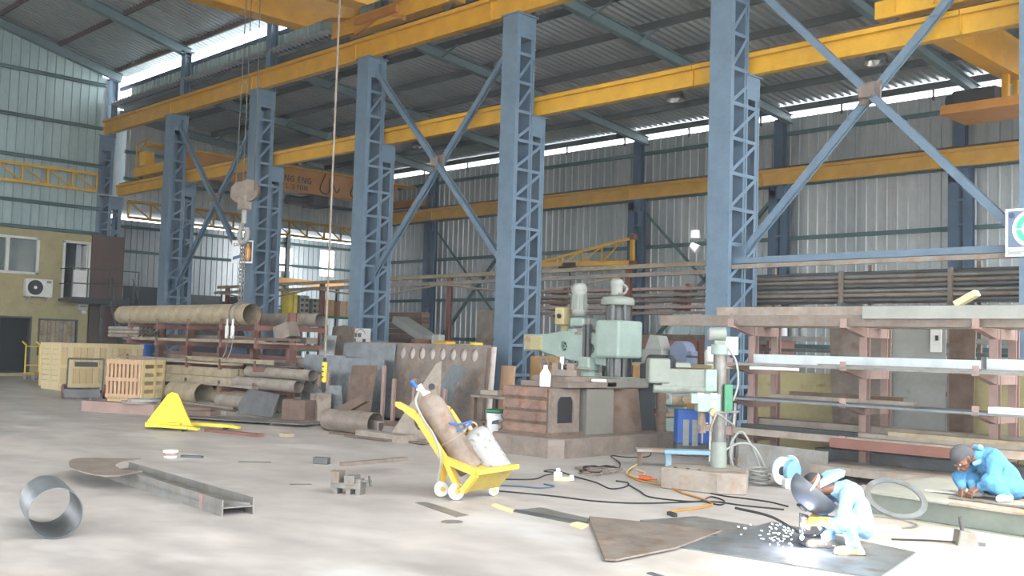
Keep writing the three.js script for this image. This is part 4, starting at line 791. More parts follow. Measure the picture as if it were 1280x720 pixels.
// ---------------------------------------------------------------- small radial drill in front of the rack
{
  const O = fl(898, 584, .24), t = thing('drill_press', 'grey-green pillar drill with a round column on a concrete-dusted base', 'drill', [O.x, 0, O.z], CT);
  const s = -(O.clone().sub(V(0, EYE, 0)).dot(V(0, 0, -1).applyQuaternion(camera.quaternion))) / -FOCAL;
  const A = (u, v, z = 0) => V((u - 898) * s, (584 - v) * s + .24, z);
  obj('base_block', [ext([[-.68, -.2], [-.12, -.62], [.2, -.62], [.34, -.1], [.2, .3], [-.45, .28]], .22, [], .012).rotateX(-Math.PI / 2).translate(-.02, .012, .02)], L.dust, t);
  for (const [x, z] of [[-.55, .2], [-.42, .3], [-.3, .38]]) obj('t_slot', box(.04, .012, .04, x, .245, z), L.black, t);
  obj('column_socket', cyl(.09, .1, .3, 0, .39, 0, 26), L.greenGrey, t);
  obj('column', cyl(.075, .075, 1.45, 0, .98, 0, 26), L.steel, t);
  obj('collar', cyl(.1, .1, .12, A(897, 437).x, A(897, 437).y, 0, 26), L.greenPale, t);
  const m = A(896, 418); obj('motor', [cyl(.085, .085, .17, m.x - .01, m.y, 0, 22, 0, 0, Math.PI / 2), rbox(.13, .05, .12, .01, m.x, m.y - .1, 0)], L.greenGrey, t);
  obj('motor_cap', cyl(.07, .085, .04, m.x - .11, m.y, 0, 22, 0, 0, Math.PI / 2), L.greyPaint, t);
  obj('switch_plate', rbox(.16, .22, .05, .01, A(914, 440).x, A(914, 432).y, -.1), L.white, t);
  obj('arm', [rbox(.56, .22, .22, .02, A(852, 474).x, A(852, 474).y, .02), rbox(.26, .3, .3, .03, A(820, 470).x, A(820, 466).y, 0), rbox(.18, .06, .2, .01, A(850, 456).x, A(850, 458).y, 0), cyl(.05, .05, .7, A(850, 490).x, A(850, 488).y, .1, 16, 0, 0, Math.PI / 2)], mat(0x7d837a, { rough: .6 }), t);
  obj('arm_clamp', rbox(.14, .27, .22, .02, A(884, 476).x, A(884, 476).y, .05), L.greenPale, t);
  obj('rack_cover', rbox(.1, .32, .1, .01, A(906, 497).x, A(906, 497).y, .1), L.green, t);
  obj('gear_head', [rbox(.27, .22, .22, .02, A(879, 503).x, A(879, 503).y, .2), rbox(.1, .12, .1, .01, A(862, 500).x, A(862, 498).y, .26)], L.greenPale, t);
  for (const [u, v] of [[868, 494], [884, 494], [884, 503]]) obj('data_plate', box(.07, .06, .01, A(u, v).x, A(u, v).y, .316), L.white, t);
  obj('lever_hub', [cyl(.05, .05, .08, A(884, 514).x, A(884, 514).y, .34, 18, Math.PI / 2)], L.beige, t);
  for (const [dx, dy] of [[.2, -.14], [-.08, -.2], [.26, .02]]) obj('lever', rod(A(886, 514, .4), A(886, 514, .4).add(V(dx, dy, .04)), .012), L.steel, t);
  obj('spindle', [cyl(.045, .05, .2, A(872, 520).x, A(872, 520).y, .2, 16), cyl(.03, .045, .14, A(873, 533).x, A(873, 533).y, .2, 16), cyl(.012, .012, .16, A(873, 545).x, A(873, 545).y, .2, 10)], L.steelBrown, t);
  obj('side_shaft', rod(A(818, 480, .05), A(870, 482, .05), .025), L.steel, t);
  obj('conduit', tube([A(903, 430), A(915, 450, .1), A(918, 480, .12), A(912, 500, .14)], .014), L.greyPaint, t);
}
// milling machine behind it
{
  const O = V(-10.95, 0, -14.95), t = thing('milling_machine', 'pale green milling machine with overarm behind the pillar drill', 'milling machine', O, CT);
  const s = -(O.clone().sub(V(0, EYE, 0)).dot(V(0, 0, -1).applyQuaternion(camera.quaternion))) / -FOCAL, [u0, v0] = pixel(O);
  const A = (u, v, z = 0) => V((u - u0) * s, (v0 - v) * s, z);
  obj('column_body', [rbox(.62, 1.05, .5, .05, A(834, 520).x, .53, -.1)], L.greenPale, t);
  obj('head', rbox(.38, .44, .5, .08, A(825, 470).x, A(825, 468).y, .0), L.greenGrey, t);
  obj('overarm', rbox(.95, .3, .34, .06, A(852, 470).x, A(852, 472).y, -.02), L.greyPaint, t);
  obj('gear_cover', rbox(.24, .32, .3, .03, A(826, 492).x, A(826, 494).y, .25), L.greenPale, t); obj('cover_knob', cyl(.05, .05, .06, A(827, 495).x, A(827, 495).y, .42, 16, Math.PI / 2), L.steelBrown, t);
  obj('spindle_nose', [cyl(.1, .1, .34, A(842, 500).x, A(842, 500).y, .22, 22, 0, 0, Math.PI / 2), cyl(.07, .07, .2, A(852, 498).x, A(852, 498).y, .3, 18, Math.PI / 2)], L.beige, t);
  obj('knee', rbox(.5, .34, .4, .04, A(836, 530).x, A(836, 532).y, .2), L.greenPale, t);
  obj('work_table', [rbox(.95, .07, .3, .01, A(838, 517).x, A(838, 517).y, .3), box(.95, .02, .03, A(838, 514).x, A(838, 513).y, .3)], L.beige, t);
  obj('lead_screw', rod(V(A(825, 505).x, .15, .3), V(A(825, 505).x, A(825, 505).y, .3), .035), L.chrome, t);
  obj('foot', rbox(.9, .14, .8, .03, A(835, 556).x, .07, .1), L.greenGrey, t);
  obj('hand_wheel', [tor(.1, .016, A(812, 520).x, A(812, 520).y, .32, 0, 1.2), rod(V(A(812, 520).x, A(812, 520).y, .32), V(A(822, 520).x, A(822, 520).y, .3), .02)], L.steel, t);
}
{
  const O = fl(872, 572), t = thing('welding_set', 'bright blue welding power source behind the pillar drill', 'machine', [O.x - .3, 0, O.z - .25], CT);
  obj('cabinet', rbox(.5, .52, .4, .02, 0, .45, 0), L.blueBright, t); for (const x of [-.12, .02]) obj('cover_strip', box(.09, .4, .01, x, .36, .205), L.greyPaint, t); obj('label', box(.12, .05, .01, .16, .5, .206), L.whitePl, t);
  obj('plinth', rbox(.5, .19, .4, .01, 0, .095, 0), L.steelDk, t);
}
{
  const O = fl(835, 583), t = thing('low_bench', 'low pale blue steel bench before the blue welding set', 'bench', [O.x, 0, O.z], CT);
  obj('top', rbox(.8, .06, .24, .01, .33, .21, 0), mat(0x8fb0c0), t); for (const x of [0, .66]) obj('leg', bar(V(x, 0, 0), V(x, .19, 0), .08, .08), mat(0x8fb0c0), t); obj('plate', bx(-.45, -.02, .2, .24, -.15, .1), L.dust, t); obj('leg', bar(V(-.4, 0, 0), V(-.4, .2, 0), .05, .05), L.rust, t);
}
// ---------------------------------------------------------------- bar rack on the right
const RRx = [-8.35, -6.62, -4.92, -3.2], RRz = -13.3, RRy = [2.0, 1.44, .96, .47];
{
  const t = thing('cantilever_rack', 'pinkish red cantilever rack on the right loaded with bars and plates', 'rack', [0, 0, RRz]);
  for (const x of RRx) {
    obj('upright', sweep(Isec(.1, .12, .015, .012), V(x, 0, 0), V(x, 2.0, 0), V(0, 0, 1)), L.redPale, t);
    obj('rear_upright', sweep(Isec(.1, .12, .015, .012), V(x, 0, -.62), V(x, 2.0, -.62), V(0, 0, 1)), L.redPale, t);
    for (const y of RRy) { const a = obj('arm', ext([[-.62, -.13], [0.06, -.13], [.62, -.02], [.62, 0], [-.62, 0]].map(([a, b]) => [a, b]), .09).rotateY(-Math.PI / 2).translate(x + .045, y, 0), L.redPale, t); obj('stop', bx(x - .04, x + .04, y, y + .1, .6, .62), L.redPale, a); }
    obj('foot', sweep(Isec(.12, .1), V(x, .05, -.9), V(x, .05, .4)), L.redPale, t);
  }
}
const stock = (name, label, x0, x1, y, z, sec, m, kind, tilt = 0, group = 'steel stock on the right rack') => { const o = single(name, sweep(sec, V(0, 0, 0), V(x1 - x0, 0, 0)), m, label, kind, group, [x0, y, z]); o.rotation.y = tilt; return o; };
stock('rusty_beam', 'rusty brown beam on the top arms, jutting past the rack end', -9.65, -3.4, 2.0, -12.85, flat(.2, .15), L.steelBrown, 'beam');
stock('wide_flat', 'wide brown-grey flat lying on the rusty beam on the rack top', -8.7, -3.3, 2.15, -13.0, flat(.3, .12), L.dust, 'bar');
stock('pale_channel', 'pale grey channel along the front of the rack top', -6.35, -3.3, 2.1, -12.7, flat(.05, .16), L.greyPaint, 'channel');
stock('rear_beam', 'dusty beam at the rear of the rack top', -8.5, -3.3, 2.0, -13.6, flat(.2, .3), L.dust, 'beam');
single('wood_offcut', rbox(.3, .08, .14, .01, 0, .04, 0, 0, 0, .5), L.woodPale, 'pale timber offcut tilted on the rack top', 'block', null, [-5.15, 2.32, -13.0]);
stock('long_plate', 'long grey plate on the second arms of the right rack', -8.75, -3.3, 1.44, -12.95, flat(.55, .035), L.steel, 'plate');
stock('galvanised_lip', 'bright galvanised channel standing on the long grey plate', -8.2, -5.0, 1.475, -13.08, flat(.04, .13), L.zinc, 'channel');
stock('galvanised_lip', 'second galvanised channel at the right end of the long grey plate', -4.9, -3.4, 1.475, -13.0, flat(.04, .15), L.zinc, 'channel');
single('white_tube', rod(V(0, 0, 0), V(.75, 0, 0), .022), L.whitePl, 'thin white tube hung under the long grey plate', 'tube', null, [-8.0, 1.41, -12.66]);
stock('edge_angle', 'grey angle along the front edge of the second arms', -7.0, -3.4, 1.44, -12.72, Lsec(.06, .06), L.steel, 'bar');
stock('blue_grey_plate', 'wide blue-grey plate on the third arms, jutting left', -9.3, -3.3, .96, -12.9, flat(.6, .03), L.steelBlue, 'plate');
stock('pale_board', 'pale board lying at the right end of the third arms', -4.75, -3.3, .99, -12.75, flat(.25, .07), L.white, 'board');
stock('dusty_channel', 'dusty channel at the rear of the third arms', -8.0, -5.9, .99, -13.2, Csec(.1, .1), L.dust, 'channel');
stock('dark_channel', 'dark channel lying behind the uprights on the third arms', -7.9, -6.2, 1.0, -13.55, Csec(.12, .16), L.rust, 'channel');
for (const [i, x0, x1, y, z, w, h, m] of [[0, -8.9, -3.3, .47, -12.8, .16, .09, L.dust], [1, -8.5, -4.4, .47, -13.05, .2, .07, L.steelBrown], [2, -8.2, -6.5, .56, -12.82, .12, .06, L.dark], [3, -7.6, -3.4, .56, -12.98, .16, .05, L.dust], [4, -8.5, -3.4, .47, -13.55, .3, .2, L.dust], [5, -6.1, -4.2, .61, -12.96, .12, .05, L.beige]])
  stock('flat_bar', ['dusty flat bar along the front of the lowest arms', 'brown flat bar behind the front bar on the lowest arms', 'dark short bar on the lowest arms near the rack end', 'dusty long bar lying on two others on the lowest arms', 'thick dusty slab at the rear of the lowest arms', 'short beige bar topmost on the lowest arms'][i], x0, x1, y, z, flat(w, h), m, 'bar');
single('red_bar', sweep(flat(.05, .12), V(0, 0, 0), V(1.75, 0, 0)), L.redOxide, 'red painted bar hung along the front of the lowest arms', 'bar', 'steel stock on the right rack', [-6.75, .42, -12.62]);
single('standing_plate', ext([[0, 0], [1.35, 0], [1.35, .36], [0, .38]], .02).rotateX(-.1), L.steel, 'grey plate standing on edge on the floor under the rack', 'plate', null, [-8.1, 0, -12.55]);
stock('floor_flat', 'dusty broad plate on the floor under the right rack', -6.9, -3.4, .1, -12.76, flat(.8, .1), L.dust, 'plate', 0);
stock('floor_flat', 'dark plate on the floor far under the right rack', -7.4, -3.4, .1, -13.6, flat(.4, .22), L.steelDk, 'plate', 0);
// boards and sheets standing behind the rack
single('standing_board', ext([[.1, 0], [1.0, 0], [.95, 2.06], [0, 2.06]], .03), L.steelBrown, 'brown board standing behind the right rack, left of the grey sheet', 'board', null, [-7.75, 0, -14.45]);
single('standing_sheet', ext([[0, 0], [.78, 0], [.78, 2.06], [0, 2.06]], .02), L.greyPaint, 'pale grey sheet standing behind the right rack', 'sheet', null, [-6.8, 0, -14.5]);
single('standing_board', ext([[0, 0], [.3, 0], [.36, 2.04], [0, 2.04]], .03), L.rust, 'narrow brown board beside the grey sheet behind the rack', 'board', null, [-5.95, 0, -14.45]);
{ const t = thing('wall_switch', 'white switch panel on the grey sheet behind the rack', 'panel', [-6.15, 1.7, -14.46]); obj('plate', rbox(.16, .34, .02, .005, 0, .17, 0), L.white, t); obj('switch', box(.04, .07, .03, .02, .2, .01), L.black, t); }
single('standing_board', ext([[0, 0], [2.2, 0], [2.2, 1.34], [0, 1.34]], .03), L.ochre, 'ochre board standing low behind the left half of the right rack', 'board', null, [-9.1, 0, -14.6]);
single('standing_board', ext([[0, 0], [2.6, 0], [2.6, 1.46], [0, 1.42]], .03), L.ochre, 'ochre board standing low behind the right half of the right rack', 'board', null, [-6.0, 0, -14.65]);
for (let i = 0; i < 7; i++) single('welding_rod_tube', rod(V(0, 0, 0), V(rnd(-.08, .08), rnd(.75, .95), -.1), .022), i % 2 ? L.steel : L.white, 'thin rod leaning upright at the left foot of the rack', 'rod', 'rods leaning by the right rack', [-8.9 + i * .06, 0, -13.0 - rnd(0, .2)]);
// ---------------------------------------------------------------- pipe stack in the far bay on the right
{
  const z0 = -18.9, x0 = -12.15, x1 = -3;
  const t = thing('pipe_stand', 'dark steel stand carrying the long pipe stack behind the rack', 'rack', [0, 0, z0]);
  for (const x of [-11.9, -9.75, -7.65, -5.5]) { obj('stake', bar(V(x, 0, .32), V(x, 3.25, .32), .07, .07), L.steelBrown, t); obj('stake', bar(V(x + .2, 0, -.5), V(x + .2, 3.42, -.5), .07, .07), L.steelBrown, t); obj('cross_arm', bar(V(x, 2.6, -.5), V(x, 2.6, .4), .08, .08), L.steelDk, t); obj('cross_arm', bar(V(x, 1.85, -.5), V(x, 1.85, .4), .08, .08), L.steelDk, t); }
  obj('shelf_rail', bar(V(x0, 1.93, .3), V(x1, 1.93, .3), .06, .09), L.steel, t); obj('shelf_rail', bar(V(x0, 1.7, .3), V(x1, 1.7, .3), .05, .06), L.steelDk, t);
  let k = 0;
  for (let r = 0; r < 7; r++) for (let c = 0; c < 5; c++) {
    const a = x0 + rnd(-.25, .5), b = x1 + rnd(-.2, .2), y = 2.69 + r * .088, z = z0 + .22 - c * .13 + (r % 2) * .03;
    if (r > 5 && c < 2) continue;
    single('steel_pipe', pipe(V(0, 0, 0), V(b - a, 0, 0), .043, .006, 10), [L.steelDk, L.steel, L.steelBrown][k % 3], `long thin ${['dark grey', 'pale grey', 'brownish'][k++ % 3]} pipe in the stack behind the right rack`, 'pipe', 'long pipe stack in the far bay', [a, y, z]);
  }
  for (const [i, y] of [[0, 2.52], [1, 2.42]]) single('steel_pipe', pipe(V(0, 0, 0), V(9.1, 0, 0), .05, .006, 12), L.steel, i ? 'lower pale pipe hung in front of the pipe stack' : 'upper pale pipe hung in front of the pipe stack', 'pipe', null, [x0 + .1, y, z0 + .42]);
}
for (let i = 0; i < 12; i++) single('small_bottle', lathe([[0, 0], [.06, 0], [.06, .22], [.03, .28], [.03, .34], [0, .34]], 0, 0, 0, 12), i % 3 ? L.greyPaint : L.white, 'small grey container on the shelf below the pipe stack', 'container', 'containers below the pipe stack', [-11.6 + i * .21 + (i > 5 ? 1.9 : 0), 1.98, -18.6]);
// ---------------------------------------------------------------- scaffold of beige rails and brown bars behind the column row
{
  const z = -20.6, t = thing('pipe_scaffold', 'long scaffold of red posts carrying pale rails behind the columns', 'scaffold', [0, 0, z]);
  for (const x of [-36.5, -30.1, -23.45, -16.6]) obj('post', sweep(Isec(.14, .14, .014, .012), V(x, 0, 0), V(x, 3.7, 0), V(0, 0, 1)), L.redOxide, t);
  obj('top_rail', bar(V(-37, 3.62, .1), V(-13.2, 3.72, .1), .16, .1), L.beige, t); obj('top_rail', bar(V(-37, 3.4, .22), V(-13.2, 3.5, .22), .12, .1), L.dust, t);
  for (const [a, b] of [[-37, -30.1], [-30.1, -23.4], [-23.4, -16.6]]) obj('hung_cable', tube([V(a, 3.4, .3), V((a + b) / 2, 3.14, .3), V(b, 3.42, .3)], .03), L.beige, t);
}
for (let r = 0; r < 5; r++) for (let c = 0; c < 2; c++) { const a = -20.6 + rnd(-.3, 1), y = 2.52 + r * .15; single('brown_bar', sweep(flat(.1, .07), V(0, 0, 0), V(8.2 + rnd(-.6, .3), 0, 0)), [L.steelBrown, L.redPale, L.rust][(r + c) % 3], `long ${['brown', 'pinkish', 'rusty'][(r + c) % 3]} bar on the scaffold behind the radial drill`, 'bar', 'brown bars behind the radial drill', [a, y, -20.75 - c * .3]); }
{ const t = thing('bar_stand', 'dark stand under the long brown bars behind the drill', 'rack', [0, 0, -20.9]); for (const x of [-19.3, -15.2, -13.4]) { obj('post', bar(V(x, 0, -.3), V(x, 3.3, -.3), .1, .1), L.redOxide, t); for (let r = 0; r < 5; r++) obj('arm', bar(V(x, 2.49 + r * .15, -.4), V(x, 2.49 + r * .15, .3), .05, .05), L.rust, t); } }
// dark red store box, leaning galvanised sheets, bench
{
  const t = thing('store_container', 'dull red steel store container behind the drills', 'container', [-13.6, 0, -20.0]);
  obj('body', bx(-1.7, 1.7, .05, 1.95, -.6, .45), L.redOxide, t); for (let i = 0; i < 10; i++) obj('wall_rib', bx(-1.6 + i * .34, -1.48 + i * .34, .15, 1.85, .45, .48), L.redOxide, t); obj('roof_rim', bx(-1.75, 1.75, 1.9, 2.0, -.65, .5), L.rust, t);
  obj('corner_post', bx(.35, .5, .05, 2.3, .48, .6), L.rust, t);
}
for (const [i, x] of [[0, -14.5], [1, -13.6]]) { const o = raw('leaning_sheet', sheetGeo(.85, .5, 5, .03), L.wallSheet[i]); o.position.set(x, 2.0, -19.45); o.rotation.x = -.35; tag(o, 'galvanised ribbed sheet tilted on the red container', 'sheet', 'ribbed sheets on the container'); }
{
  const t = thing('work_bench', 'long ochre work bench behind the milling machine', 'bench', [-11.75, 0, -16.2]);
  obj('front', bx(-.95, .85, .25, 1.32, .2, .25), L.ply, t); obj('top', bx(-1, .9, 1.32, 1.38, -.4, .3), L.ochre, t); for (const x of [-.9, .8]) for (const z of [-.3, .15]) obj('leg', bar(V(x, 0, z), V(x, 1.32, z), .08, .08), L.rust, t); obj('red_box', rbox(.14, .13, .04, .005, 0, 1.24, .27), L.redOxide, t);
}
single('bench_grinder', [rbox(.5, .26, .4, .03, 0, .13, 0), ext([[-.2, 0], [.2, 0], [.1, .26], [-.08, .28]], .3).translate(0, .26, -.15)], L.greyPaint, 'grey machine head standing on the ochre work bench', 'machine', null, [-12.3, 1.38, -16.2]);
single('blue_machine', [cyl(.19, .19, .3, 0, .24, 0, 24, Math.PI / 2), rbox(.46, .12, .34, .02, 0, .06, 0), rbox(.16, .1, .2, .02, .2, .2, 0)], mat(0x76819a), 'bluish round motor on the ochre work bench', 'machine', null, [-11.75, 1.38, -16.25]);
single('white_jug', lathe([[0, 0], [.08, 0], [.085, .24], [.04, .3], [.04, .34], [0, .34]], 0, 0, 0, 18), L.white, 'white plastic jug at the end of the ochre work bench', 'jug', null, [-11.05, 1.38, -16.1]);
// boards and clutter behind the plate stack
single('tall_board', ext([[0, 0], [.62, 0], [.62, 2.56], [.02, 2.56]], .05).rotateX(-.03), L.steelBrown, 'tall brown board standing behind the plate stack by a column', 'board', null, [-20.4, 0, -18.9]);
for (let i = 0; i < 6; i++) single('timber_baulk', rbox(1.55, .15, .3, .01, 0, .075, 0), i % 2 ? L.rust : L.brownPanel, i % 2 ? 'rusty brown timber baulk stacked behind the notice board' : 'dark brown timber baulk stacked behind the notice board', 'timber', 'timber stack behind the notice board', [-24.1, 1.6 + i * .16, -19.6]);
single('timber_trestle', [bx(-.8, .8, 0, 1.6, -.3, .3)], L.brownPanel, 'dark chest under the stacked timber baulks', 'chest', null, [-24.1, 0, -19.6]);
single('grey_chute', bar(V(0, 2.3, 0), V(1.6, 1.75, .2), .5, .2), L.greyPaint, 'grey sheet chute sloping beside the notice board column', 'chute', null, [-23.4, 0, -18.7]);
{ const t = thing('yellow_hoist', 'yellow chain hoist body lying behind the plate stack', 'hoist', [-18.1, 1.4, -16.1]); obj('body', rbox(.5, .2, .3, .04, -.35, .2, 0), L.yellow2, t); obj('arm', [bar(V(-.8, .16, 0), V(.75, .2, 0), .16, .1), rbox(.2, .22, .26, .03, .75, .18, 0)], L.brightYellow, t); obj('control', rbox(.26, .22, .2, .02, -.7, .34, -.1), L.greyPaint, t); }
single('stand_chest', rbox(2.0, 1.5, .7, .02, 0, .75, 0), L.steelDk, 'dark chest under the yellow hoist behind the plates', 'chest', null, [-18.1, 0, -16.1]);
for (const [i, x] of [[0, -21.5], [1, -20.6]]) { const t = thing('red_drum', i ? 'red steel drum behind the plate stack, by the tall board' : 'red steel drum behind the plate stack, by the sloping chute', 'drum', [x, 0, -17.95]); obj('shell', lathe([[0, 0], [.29, 0], [.3, .3], [.31, .32], [.3, .34], [.3, .6], [.31, .62], [.3, .64], [.29, .9], [0, .9]], 0, .85, 0), L.redOxide, t); obj('stand', rbox(.7, .85, .7, .02, 0, .425, 0), L.rust, t); }
// ---------------------------------------------------------------- green shelf with cartons towards the lean-to
{
  const t = thing('green_shelf', 'green steel shelf rack holding cartons in the far bay', 'shelf', [-34, 0, -22.9]);
  for (const y of [2.62, 1.3]) obj('board', bx(-.5, .5, y - .08, y, -2.3, 2.0), L.green, t); for (const z of [-2.2, -.1, 1.9]) for (const x of [-.45, .45]) obj('post', bar(V(x, 0, z), V(x, 2.62, z), .08, .08), L.green, t);
}
[[1.25, .36, .85, L.brightYellow, 'yellow carton on the green shelf'], [.75, .42, .72, L.greyPaint, 'grey speckled carton beside the yellow carton'], [.18, .4, .62, L.greyPaint, 'lower grey speckled carton on the green shelf'], [-.4, .42, .62, L.ply, 'ochre carton left of the red post on the green shelf'], [-1.2, .62, .6, L.woodRed, 'wide brown carton on the green shelf'], [-1.75, .4, .58, L.ply, 'ochre carton at the end of the green shelf']].forEach(([z, w, h, m, label], i) => {
  const t = thing('carton', label, 'carton', [-33.75, 2.62, -22.9 + z]); obj('body', rbox(.5, h, w, .01, 0, h / 2, 0), m, t); obj('tape', bx(.251, .254, .02, h - .02, -.03, .03), L.beige, t); if (i === 1 || i === 2) for (let k = 0; k < 6; k++) obj('print', bx(.251, .256, .1 + Math.floor(k / 2) * .2, .2 + Math.floor(k / 2) * .2, -.16 + (k % 2) * .2, -.04 + (k % 2) * .2), L.dark, t);
});
for (let i = 0; i < 4; i++) single('tin', cyl(.07, .07, .32 - (i ? .06 : 0), 0, .15, 0, 14), L.greyPaint, 'small grey tin on the lower board of the green shelf', 'tin', 'tins on the green shelf', [-33.7, 1.3, -22.0 - i * .3]);
for (const [x, z, m, l] of [[-27.0, -15.6, L.blueDk, 'dark blue drum behind the left rack, by the red cupboard'], [-26.1, -16.6, L.blueBright, 'blue drum behind the left rack beside the dark one'], [-25.0, -15.6, L.dark, 'black drum behind the right end of the left rack']]) { const t = thing('oil_drum', l, 'drum', [x, 0, z]); obj('shell', lathe([[0, 0], [.29, 0], [.3, .3], [.31, .32], [.3, .34], [.3, .6], [.31, .62], [.3, .64], [.29, .9], [0, .9]], 0, .5, 0), m, t); obj('pallet', rbox(.8, .5, .8, .02, 0, .25, 0), L.rust, t); }
single('red_cupboard', [rbox(1.2, 1.7, .6, .02, 0, .85, 0), bx(-.02, .02, .1, 1.6, .3, .31)], L.redOxide, 'red steel cupboard behind the left rack', 'cupboard', null, [-30.6, 0, -16.4], .5);
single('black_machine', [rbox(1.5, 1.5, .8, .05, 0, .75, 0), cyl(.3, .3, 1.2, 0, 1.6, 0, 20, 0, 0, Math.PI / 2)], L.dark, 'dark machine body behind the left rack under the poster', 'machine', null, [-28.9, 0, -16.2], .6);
single('darkening_box', [bx(-3, 3, 0, 3.3, -.4, .4)], L.dark, 'dark box added beyond the column row to darken the view near the office', 'storage', null, [-39.4, 0, -23.4], -.75);  // dark block added only to make this part of the far bay darker
single('orange_beam', bar(V(0, 4.6, 0), V(0, 4.5, -4.2), .2, .28), L.orange, 'orange steel beam stored high in the lean-to', 'beam', null, [-44.5, 0, -27.5]);
{ const t = thing('beam_stand', 'pair of dark posts under the orange beam', 'stand', [-44.5, 0, -27.8]); obj('post', bar(V(0, 0, 0), V(0, 4.45, 0), .15, .15), L.dark, t); obj('post', bar(V(0, 0, -3.6), V(0, 4.38, -3.6), .15, .15), L.dark, t); }
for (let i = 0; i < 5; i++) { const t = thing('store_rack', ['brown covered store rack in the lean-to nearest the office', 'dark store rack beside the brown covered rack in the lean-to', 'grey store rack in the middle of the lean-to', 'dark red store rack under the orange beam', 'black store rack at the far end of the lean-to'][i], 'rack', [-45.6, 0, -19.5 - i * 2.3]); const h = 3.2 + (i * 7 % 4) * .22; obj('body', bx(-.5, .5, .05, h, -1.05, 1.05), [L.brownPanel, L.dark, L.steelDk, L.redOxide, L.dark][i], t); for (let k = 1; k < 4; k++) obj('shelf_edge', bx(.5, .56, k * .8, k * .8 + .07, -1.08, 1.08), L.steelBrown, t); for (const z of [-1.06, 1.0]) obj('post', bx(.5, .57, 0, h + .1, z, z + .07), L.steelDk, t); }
// ---------------------------------------------------------------- things on the open floor
const fwd = V(0, 0, -1).applyQuaternion(camera.quaternion);
const perPx = p => p.clone().sub(V(0, EYE, 0)).dot(fwd) / FOCAL;       // metres per pixel at a point
const ROLL = 1.632 * Math.PI / 180;
// a thing standing square to the gaze over the floor point under pixel (u0, v0): pixels to its own metres
function square(u0, v0, y = 0) {
  const O = fl(u0, v0, y), s = perPx(O);
  return { O, s, A: (u, v, z = 0) => { const dx = u - u0, dy = v0 - v; return V((dx * Math.cos(ROLL) - dy * Math.sin(ROLL)) * s, (dx * Math.sin(ROLL) + dy * Math.cos(ROLL)) * s + z * .12, z); } };
}
{ // rolled steel ring pipe
  const a = fl(68, 674), d = V(a.x, 0, a.z).normalize().addScaledVector(V(-.7, 0, .7), .13).normalize();
  single('steel_ring', pipe(V(0, .2, 0), V(d.x * .8, .2, d.z * .8), .2, .006, 48), L.steelBlue, 'short wide rolled steel pipe lying alone on the floor', 'pipe', null, [a.x, 0, a.z]);
}
{ // H beam lying on its flange tips with an eye-shaped plate on the far end
  const a = fl(277, 646), b = fl(309, 641), e = fl(128, 596), t = thing('steel_beam', 'grey H beam section lying on the floor with its web level', 'beam', a);
  const w = Math.min(.4, a.distanceTo(b)), dir = e.clone().sub(a).normalize(), Lb = 3.2, h = .15;
  const sd = V(dir.z, 0, -dir.x); if (sd.dot(b.clone().sub(a)) < 0) sd.negate();
  const q = (l, s, y) => dir.clone().multiplyScalar(l).addScaledVector(sd, s).setY(y);
  obj('flange', bar(q(0, .006, h / 2), q(Lb, .006, h / 2), .012, h), L.steel, t); obj('flange', bar(q(0, w, h / 2), q(Lb, w, h / 2), .012, h), L.steel, t);
  obj('web', bar(q(0, w / 2, h * .5), q(Lb, w / 2, h * .5), w, .01), L.steel, t); obj('stiffener', bar(q(.3, .02, h * .6), q(.02, w - .02, h * .55), .01, h * .3), L.steel, t);
  obj('paint_mark', bar(q(.42, -.002, h / 2), q(.5, -.002, h / 2), .003, h * .9), L.redPale, t);
  const P = [[86, 577], [90, 574], [100, 572.5], [120, 572], [140, 573], [147, 573], [160, 573.5], [176, 573], [165, 575], [152, 576], [145, 579], [144, 582], [150, 586], [160, 588], [178, 588.5], [165, 591], [150, 594], [130, 594.5], [112, 592], [95, 587], [87, 583]].map(([u, v]) => fl(u, v, h + .012));
  single('eye_plate', ext(P.map(p => [p.x - e.x, -(p.z - e.z)]), .014).rotateX(-Math.PI / 2), L.steelBrown, 'rounded steel plate with a curved cut-out resting on the H beam', 'plate', null, [e.x, h, e.z]);
}
{
  const p = fl(213, 572), t = thing('paint_tub', 'small white plastic tub with a reddish smear on the floor', 'tub', p);
  obj('pot', lathe([[0, 0], [.085, 0], [.095, .08], [.1, .085], [.1, .1], [0, .1]], 0, 0, 0, 26), L.whitePl, t); obj('smear', lathe([[.0905, .03], [.0955, .07]], 0, 0, 0, 26), L.redPale, t);
}
const bit = (name, label, u, v, len, w, h, turn, m, cat = 'scrap steel', grp) => single(name, rbox(len, h, w, Math.min(h, w) * .12, 0, h / 2, 0), m, label, cat, grp, fl(u, v), turn);
bit('steel_chip', 'dark twisted offcut on the floor beside the white tub', 240, 572, .3, .07, .03, .6, L.steelDk);
bit('steel_chip', 'thin dark offcut on the floor between tub and block', 318, 578, .42, .03, .01, .9, L.steelDk);
bit('steel_chip', 'small pale lump on the floor before the flat plate', 358, 546, .22, .14, .06, .2, L.beige);
bit('steel_chip', 'thin dark wire offcut on the floor left of the vice', 376, 606, .24, .025, .01, .95, L.steelDk);
bit('steel_block', 'grey hollow steel block on the floor behind the vice', 402, 580, .21, .1, .09, .5, L.steelDk, 'block');
single('block_mouth', rbox(.08, .055, .012, .004, 0, .045, 0), L.black, 'dark opening plate on the end of the hollow steel block', 'plate', null, fl(409, 580), CT);
{ const a = fl(427, 583), b = fl(507, 576); single('long_flat', bar(V(0, .025, 0), b.clone().sub(a).setY(.025), .09, .05), L.steelBrown, 'long brown flat bar lying on the floor behind the vice', 'bar', null, a); }
